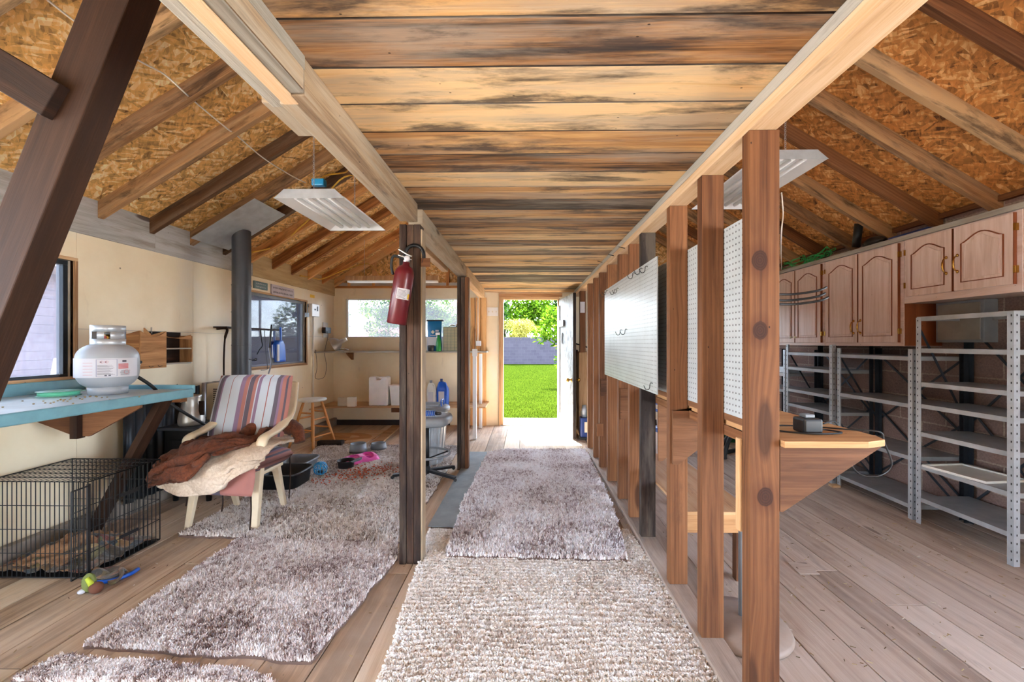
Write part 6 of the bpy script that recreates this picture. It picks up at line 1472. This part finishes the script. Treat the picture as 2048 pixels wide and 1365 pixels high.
for k in range(12): a_ = k*.5236; b.beam((gx+.206*math.cos(a_), gy+.206*math.sin(a_), .03), (gx+.25*math.cos(a_), gy+.25*math.sin(a_), .40), .014, .014)
stuff(b.build('rib', M['dgreen'], e))
b = MB(); h0 = F(1450, 918); b.tube(bez([h0, h0+V((.0, .0, .06)), h0+V((.08, .05, .22)), h0+V((.22, .1, .32)), h0+V((.42, .14, .30)), h0+V((.5, .2, .03)), h0+V((.3, .28, .03)), h0+V((.08, .2, .025)), h0+V((.0, .1, .1)), h0+V((.1, .1, .24)), h0+V((.3, .2, .28)), h0+V((.6, .3, .05))], 7), .023, 10)
T(b.build('vacuum_hose', M['rubber']), 'thick black ribbed hose lying in loops beside the green bin', 'hose')
# round base with thin pole
c = F(1492, 1250); rx = 1.0; ry = 1.96
e = E('round_stand', (rx, ry, 0), 'round dusty brown stand base on the floor behind the nearest stud', 'stand')
b = MB(); dm = plain('dusty_brown_disc', (142,122,108), .6, 0, .15); b.lathe([(0, 0.0005), (.205, .0005), (.21, .012), (.20, .03), (.12, .052), (.03, .062), (0, .062)], (rx, ry, 0), 48); b.build('base', dm, e)
b = MB(); b.tube([(rx-.0, ry, .06), (rx, ry, .90)], .012, 10); b.build('pole', M['graypl'], e)
# charger on the bench
c = F(1624, 868, BZ); e = E('battery_charger', (c.x, c.y, BZ), 'small black battery charger sitting on the workbench', 'charger')
b = MB(); b.box(c.x-.035, c.x+.035, c.y-.01, c.y+.06, BZ+.0005, BZ+.055); b.build('case', M['blackp'], e, bevel=.008)
b = MB(); b.box(c.x-.018, c.x+.018, c.y+.01, c.y+.045, BZ+.0555, BZ+.068); b.build('terminal', M['graypl'], e, bevel=.003)
b = MB(); p = c+V((.03, .03, .01)); z = BZ+.006
b.tube(bez([p, (c.x+.08, c.y+.04, z), (c.x+.1, c.y-.01, z), (c.x+.0, c.y-.03, z), (c.x-.08, c.y-.0, z), (c.x-.12, c.y+.05, z), (c.x-.05, c.y+.12, z), (c.x+.07, c.y+.1, z), (c.x+.15, c.y+.03, z+.004), (1.27, c.y-.02, z+.006), (1.305, c.y+.0, BZ-.03), W(1783, 930, c.y+.1), W(1758, 952, c.y+.1), W(1718, 948, c.y+.12), W(1690, 915, c.y+.15), (1.24, c.y+.2, BZ-.10), (1.30, c.y+.22, BZ-.03), (1.27, c.y+.2, BZ+.008), (1.2, c.y+.16, z)], 8), .0032, 6); b.build('cord', M['rubber'], e)
# low dark plug on bench near stud
c = F(1560, 862, BZ); b = MB(); b.box(.875, .905, c.y-.0, c.y+.05, BZ+.0005, BZ+.05); T(b.build('power_plug', M['blackp'], bevel=.006), 'dark plug on the workbench right beside the nearest stud', 'plug')
# ---------------------------------------------------------------- wall cupboards
CF = 3.0; CTOP = XW(1558.6, 543.6, CF).z; CB = XW(1807, 693, CF).z; CS = XW(1809, 608, CF).z
yA1, yA0 = XW(1549, 600, CF).y, XW(1650, 600, CF).y; yB0 = XW(1808, 600, CF).y; yC0 = XW(2046, 500, CF).y; print('cab', CTOP, CB, CS, yA1, yA0, yB0, yC0)
def door(e, y0, y1, z0, z1, hside, hz_, knob):
    # frame and arched raised panel, facing -x
    X0 = CF-.021; b = MB(); b.box(X0, CF-.001, y0+.004, y1-.004, z0, z1, ax=2, r=.5); d = b.build('door', M['oak'], e, bevel=.003)
    # arched panel moulding
    m_ = .055; ya, yb = y0+m_, y1-m_; za, zb = z0+m_, z1-m_-.02; ar = []
    for k in range(13):
        u_ = k/12; ar.append((ya+(yb-ya)*u_, zb-.045+.055*math.sin(math.pi*u_)**1.5))
    poly = [(ya, za), (yb, za)]+ar[::-1]
    Mx = Matrix(((0,0,-1,X0-.0),(1,0,0,0),(0,1,0,0),(0,0,0,1)))
    b = MB(); pts = [V((X0-.002, p[0], p[1])) for p in poly]; b.tube(pts, .0045, 6, closed=True); b.build('moulding', M['oakdark_shade'], d)
    ins = [(p[0]+(.02 if p[0] < (ya+yb)/2 else -.02)*min(1, abs(p[0]-(ya+yb)/2)/.05), p[1]+(.02 if p[1] < (za+zb)/2 else -.02)) for p in poly]
    b = MB(); b.prism(ins, .005, Mx, .5); 
    b.uv = [(v_, u_) for u_, v_ in b.uv]; b.build('raised_panel', M['oak'], d, bevel=.002)
    b = MB(); ye = y0+.004 if True else 0
    b.box(X0, CF-.001, y0+.0005, y0+.0038, z0, z1, ax=2); b.build('edge', M['oakdark_shade'], d)
    yh = y0+.035 if hside < 0 else y1-.035
    if knob:
        b = MB(); b.lathe([(0, 0), (.006, 0), (.006, .012), (.014, .018), (.012, .028), (0, .03)], (0, 0, 0), 14, M=TR(X0, yh, hz_) @ RY_(-math.pi/2)); b.build('knob', M['creamplastic'], d)
    else:
        b = MB(); b.tube(bez([(X0, yh, hz_+.05), (X0-.025, yh, hz_+.042), (X0-.034, yh, hz_), (X0-.025, yh, hz_-.042), (X0, yh, hz_-.05)], 5), [.0045]*8+[.0065]*5+[.0045]*8, 8)
        for s_ in (1, -1): b.ball((X0-.006, yh, hz_+s_*.056), .008, .008, .012, 8, 6)
        b.build('handle', M['brass'], d)
    yq = y1+.004 if hside < 0 else y0-.004
    for zz in (z0+.09, z1-.09): b = MB(); b.box(X0-.003, CF-.0005, yq-.007, yq+.006, zz-.022, zz+.022); b.build('hinge', M['brass'], d, bevel=.001)
def cupboard(y0, y1, z0, z1, label, hz_, knob, bottom=.03):
    e = E('wall_cupboard', ((CF+RXW)/2, (y0+y1)/2, z0), label, 'cupboard', 'row of oak wall cupboards')
    b = MB(); b.box(CF, RXW-.001, y0+.001, y1-.001, z0, z1, ax=1); b.build('carcass', M['oak'], e, bevel=.002)
    b = MB(); b.box(CF+.005, RXW-.002, y0+.0001, y0+.001, z0+.003, z1-.003, ax=2); b.build('side_panel', M['oakdark_shade'], e)
    g_ = .03; mid = (y0+y1)/2; zt_ = z1-.045
    door(e, y0+g_, mid-.003, z0+bottom, zt_, 1, hz_, knob); door(e, mid+.003, y1-g_, z0+bottom, zt_, -1, hz_, knob)
cupboard(yA0+.002, yA0+(yA0-yB0), CB, CTOP-.001, 'far oak wall cupboard with small knobs half hidden by the nearest stud', CB+.09, True)
cupboard(yB0, yA0, CB, CTOP-.001, 'middle tall oak wall cupboard with two arched doors and brass handles', CB+.17, False)
cupboard(yC0, yB0-.002, CS, CTOP-.001, 'short oak wall cupboard above the near shelving unit', (CS+CTOP)/2-.03, False, .05)
b = MB(); b.box(CF-.03, CF-.001, yC0-.1, yA0+(yA0-yB0), CTOP-.035, CTOP+.0, ax=1); T(b.build('cornice_board', M['white_ply']), 'pale trim board along the top front edge of the oak cupboards', 'trim board')
a = XW(1893, 640, 3.2)
e = E('panel_box', (3.25, 3.0, CB), 'grey electrical panel box on the block wall under the short cupboard', 'electrical box'); b = MB(); b.box(3.2, RXW-.001, 2.98, yB0-.05, CB+.03, CS-.002); b.build('case', M['graypl'], e, bevel=.003)
b = MB(); b.box(3.194, 3.1995, 3.0, yB0-.07, CB+.05, CS-.02); b.build('cover', plain('beige_grey_cover', (150,142,130), .5), e, bevel=.002)
# things on top of the cupboards
def crange(px): return XW(px, 500, 3.1).y
b = MB(); yq = crange(1712); p = V((3.1, yq, CTOP+.035)); q = XW(1728, 452, 3.1)
b.tube([p+V((0, 0, .02)), V((3.08, yq-.06, CTOP+.26))], .034, 16); o = T(b.build('vacuum_tube', M['blackp']), 'black plastic tube sticking up on top of the oak cupboards', 'tube')
b = MB(); b.ball((3.1, yq-.22, CTOP+.05), .07, .1, .048, 14, 10); b.tube(bez([(3.1, yq-.1, CTOP+.05), (3.06, yq-.2, CTOP+.03), (3.08, yq-.34, CTOP+.03)], 5), .02, 8); T(b.build('black_bag', M['blackp']), 'crumpled black bag lying on the oak cupboards next to the tube', 'bag')
b = MB(); b.box(3.05, 3.26, yq-.75, yq-.40, CTOP+.0005, CTOP+.04); T(b.build('dark_case', M['navy'], bevel=.008), 'flat dark blue case on top of the oak cupboards', 'case')
b = MB(); b.tube([(3.06, yq+.32+.03*math.cos(a_), CTOP+.045+.035*math.sin(a_)) for a_ in [2*math.pi*i/16 for i in range(16)]], .003, 5, closed=True); T(b.build('wire_loop', M['blackm']), 'small dark wire loop standing on the far cupboard', 'wire')
for k, (c0, w_) in enumerate(((crange(1600), .2), (crange(1643), .18))):
    b = MB(); 
    for j in range(5):
        ph = random.uniform(0, 6); ty = random.uniform(-.5, .5); rr3 = w_*random.uniform(.6, 1.05); Mr = RX_(ty*.6+.0) @ RY_(random.uniform(-.5, .3))
        pts = [V((3.08, c0, CTOP+.07))+Mr @ V((.07*math.cos(a_+ph), rr3*math.sin(a_), .04*math.sin(a_+ph*1.7)+.015*math.sin(3*a_+ph))) for a_ in [2*math.pi*i/36 for i in range(36)]]
        for p in pts: p.z = max(p.z, CTOP+.006)
        b.tube(pts, .0032, 5, closed=True)
    T(b.build('garden_line', M['string'], None), ('bright green tangled line on the far cupboard, coil nearest the hidden end', 'bright green tangled line on the cupboard joint, coil nearer the black tube')[k], 'cord')
# ---------------------------------------------------------------- steel shelving units
def lpost(b, x, y, z1, sx, sy, w_=.036, th=.0022):
    b.box(x, x+sx*w_ if sx > 0 else x, y, y+.001, 0, .001) if False else None
    xa, xb = (x, x+w_) if sx > 0 else (x-w_, x); ya, yb = (y, y+th) if sy > 0 else (y-th, y); b.box(xa, xb, ya, yb, 0, z1, ax=2)
    xa, xb = (x, x+th) if sx > 0 else (x-th, x); ya, yb = (y+th, y+w_) if sy > 0 else (y-w_, y-th); b.box(xa, xb, ya, yb, 0, z1, ax=2)
def holes(b, x, y, z1, sx, sy):
    for i in range(int(z1/.05)):
        z = .03+i*.05
        b.box(x-.0006 if sx > 0 else x, x if sx > 0 else x+.0006, y+sy*.013-.003, y+sy*.013+.003, z, z+.012)
        b.box(x+sx*.018-.003, x+sx*.018+.003, y-.0006 if sy > 0 else y, y if sy > 0 else y+.0006, z, z+.012)
def unit(x0, x1, y0, y1, ztop, levels, label, brace=True, thick=.03, darkback=True, front=None):
    e = E('shelving_unit', ((x0+x1)/2, (y0+y1)/2, 0), label, 'shelving unit')
    for (x, y, sx, sy) in ((x0, y0, 1, 1), (x0, y1, 1, -1), (x1, y0, -1, 1), (x1, y1, -1, -1)):
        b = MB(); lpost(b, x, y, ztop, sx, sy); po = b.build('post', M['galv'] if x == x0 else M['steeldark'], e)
        b = MB(); holes(b, x, y, ztop, sx, sy); stuff(b.build('post_holes', M['blackm'], po))
    for z in levels:
        b = MB(); k = .0026; b.box(x0+k, x1-k, y0+k, y1-k, z-.002, z); b.box(x0+k, x0+.0045, y0+.004, y1-.004, z-thick, z-.0021); b.box(x1-.0045, x1-k, y0+.004, y1-.004, z-thick, z-.0021); b.box(x0+.005, x1-.005, y0+k, y0+.0045, z-thick, z-.0021); b.box(x0+.005, x1-.005, y1-.0045, y1-k, z-thick, z-.0021)
        b.box(x0+.0046, x0+.016, y0+.004, y1-.004, z-thick, z-thick+.002); b.build('shelf', M['steelshelf'], e)
    if brace:
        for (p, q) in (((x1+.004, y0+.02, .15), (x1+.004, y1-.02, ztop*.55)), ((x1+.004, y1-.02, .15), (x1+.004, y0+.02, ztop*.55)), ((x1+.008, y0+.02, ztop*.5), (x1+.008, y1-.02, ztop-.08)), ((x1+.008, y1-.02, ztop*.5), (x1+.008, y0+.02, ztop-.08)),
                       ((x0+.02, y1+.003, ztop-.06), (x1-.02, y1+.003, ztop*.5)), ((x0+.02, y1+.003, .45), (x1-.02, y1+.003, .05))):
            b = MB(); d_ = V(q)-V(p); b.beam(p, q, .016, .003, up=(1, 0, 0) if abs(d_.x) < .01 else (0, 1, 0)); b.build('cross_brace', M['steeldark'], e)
    return e
SXF = F(1822, 1036).x; 
n0 = F(2012, 1122); n1 = F(1838, 1040); m0 = F(1815, 1033); m1 = F(1677, 971); k1 = F(1666, 968); print('units', n0, n1, m0, m1)
fx = 2.88; ZS = lambda py, Y: W(1900, py, Y).z
yn0, yn1 = XW(2020, 1000, fx).y-.02, XW(1832, 1000, fx).y; ym0, ym1 = XW(1822, 1000, fx).y, XW(1672, 1000, fx).y; yk0, yk1 = XW(1664, 1000, fx).y, XW(1572, 1000, fx).y
print('unit y', yn0, yn1, ym0, ym1, yk0, yk1)
hz2 = lambda py, px: XW(px, py, fx).z
unit(fx, 3.262, yn0, yn1, hz2(636, 1834), [hz2(p, 1832)+.02 for p in (640, 703, 769.6, 812.6, 868, 933, 998)], 'nearest tall galvanised steel shelving unit against the block wall')
unit(fx+.01, 3.272, ym0, ym1, hz2(699, 1818), [hz2(p, 1820)+.015 for p in (718, 813, 918, 1015)], 'middle lower steel shelving unit with four shelves and cross braces')
unit(fx+.0, 3.262, yk0, yk1, hz2(690, 1668), [hz2(p, 1667)+.015 for p in (711, 745, 796, 830, 900, 948)], 'far steel shelving unit behind the nearest stud and below the far cupboard')
yj = yk1+.05; unit(fx+.02, 3.26, yj, yj+.6, hz2(700, 1560), [.3, .8, .98], 'furthest steel shelving unit barely visible beside the nearest stud', brace=False)
zt4 = hz2(933, 1832)+.02
e = E('drip_tray', (3.0, yn1-.3, zt4), 'white plastic tray lid lying on a lower shelf of the nearest unit', 'tray')
b = MB(); Mt = TR(3.03, yn1-.25, zt4+.001) @ RZ_(.12); b.box(-.16, .16, -.19, .19, 0, .006, Mt); b.build('sheet', M['whiteplastic'], e, bevel=.002)
b = MB()
for (x0_, x1_, y0_, y1_) in ((-.16, .16, -.19, -.175), (-.16, .16, .175, .19), (-.16, -.145, -.174, .174), (.145, .16, -.174, .174)): b.box(x0_, x1_, y0_, y1_, .0062, .016, Mt)
b.build('rim', M['whiteplastic'], e)
c = XW(1552, 735, 3.0)
b = MB(); b.box(2.95, 3.15, yj+.1, yj+.35, .981, 1.05); T(b.build('metal_box', M['galv'], bevel=.006), 'small metal box on the furthest shelving unit', 'box')
for k, y in enumerate((m1.y, )):
    b = MB(); b.box(fx-.07, fx-.002, ym1-.06, ym1+.0, 0.0005, .02); T(b.build('wood_shim', M['tan']), 'small orange wood shim on the floor by the middle shelving unit', 'shim')
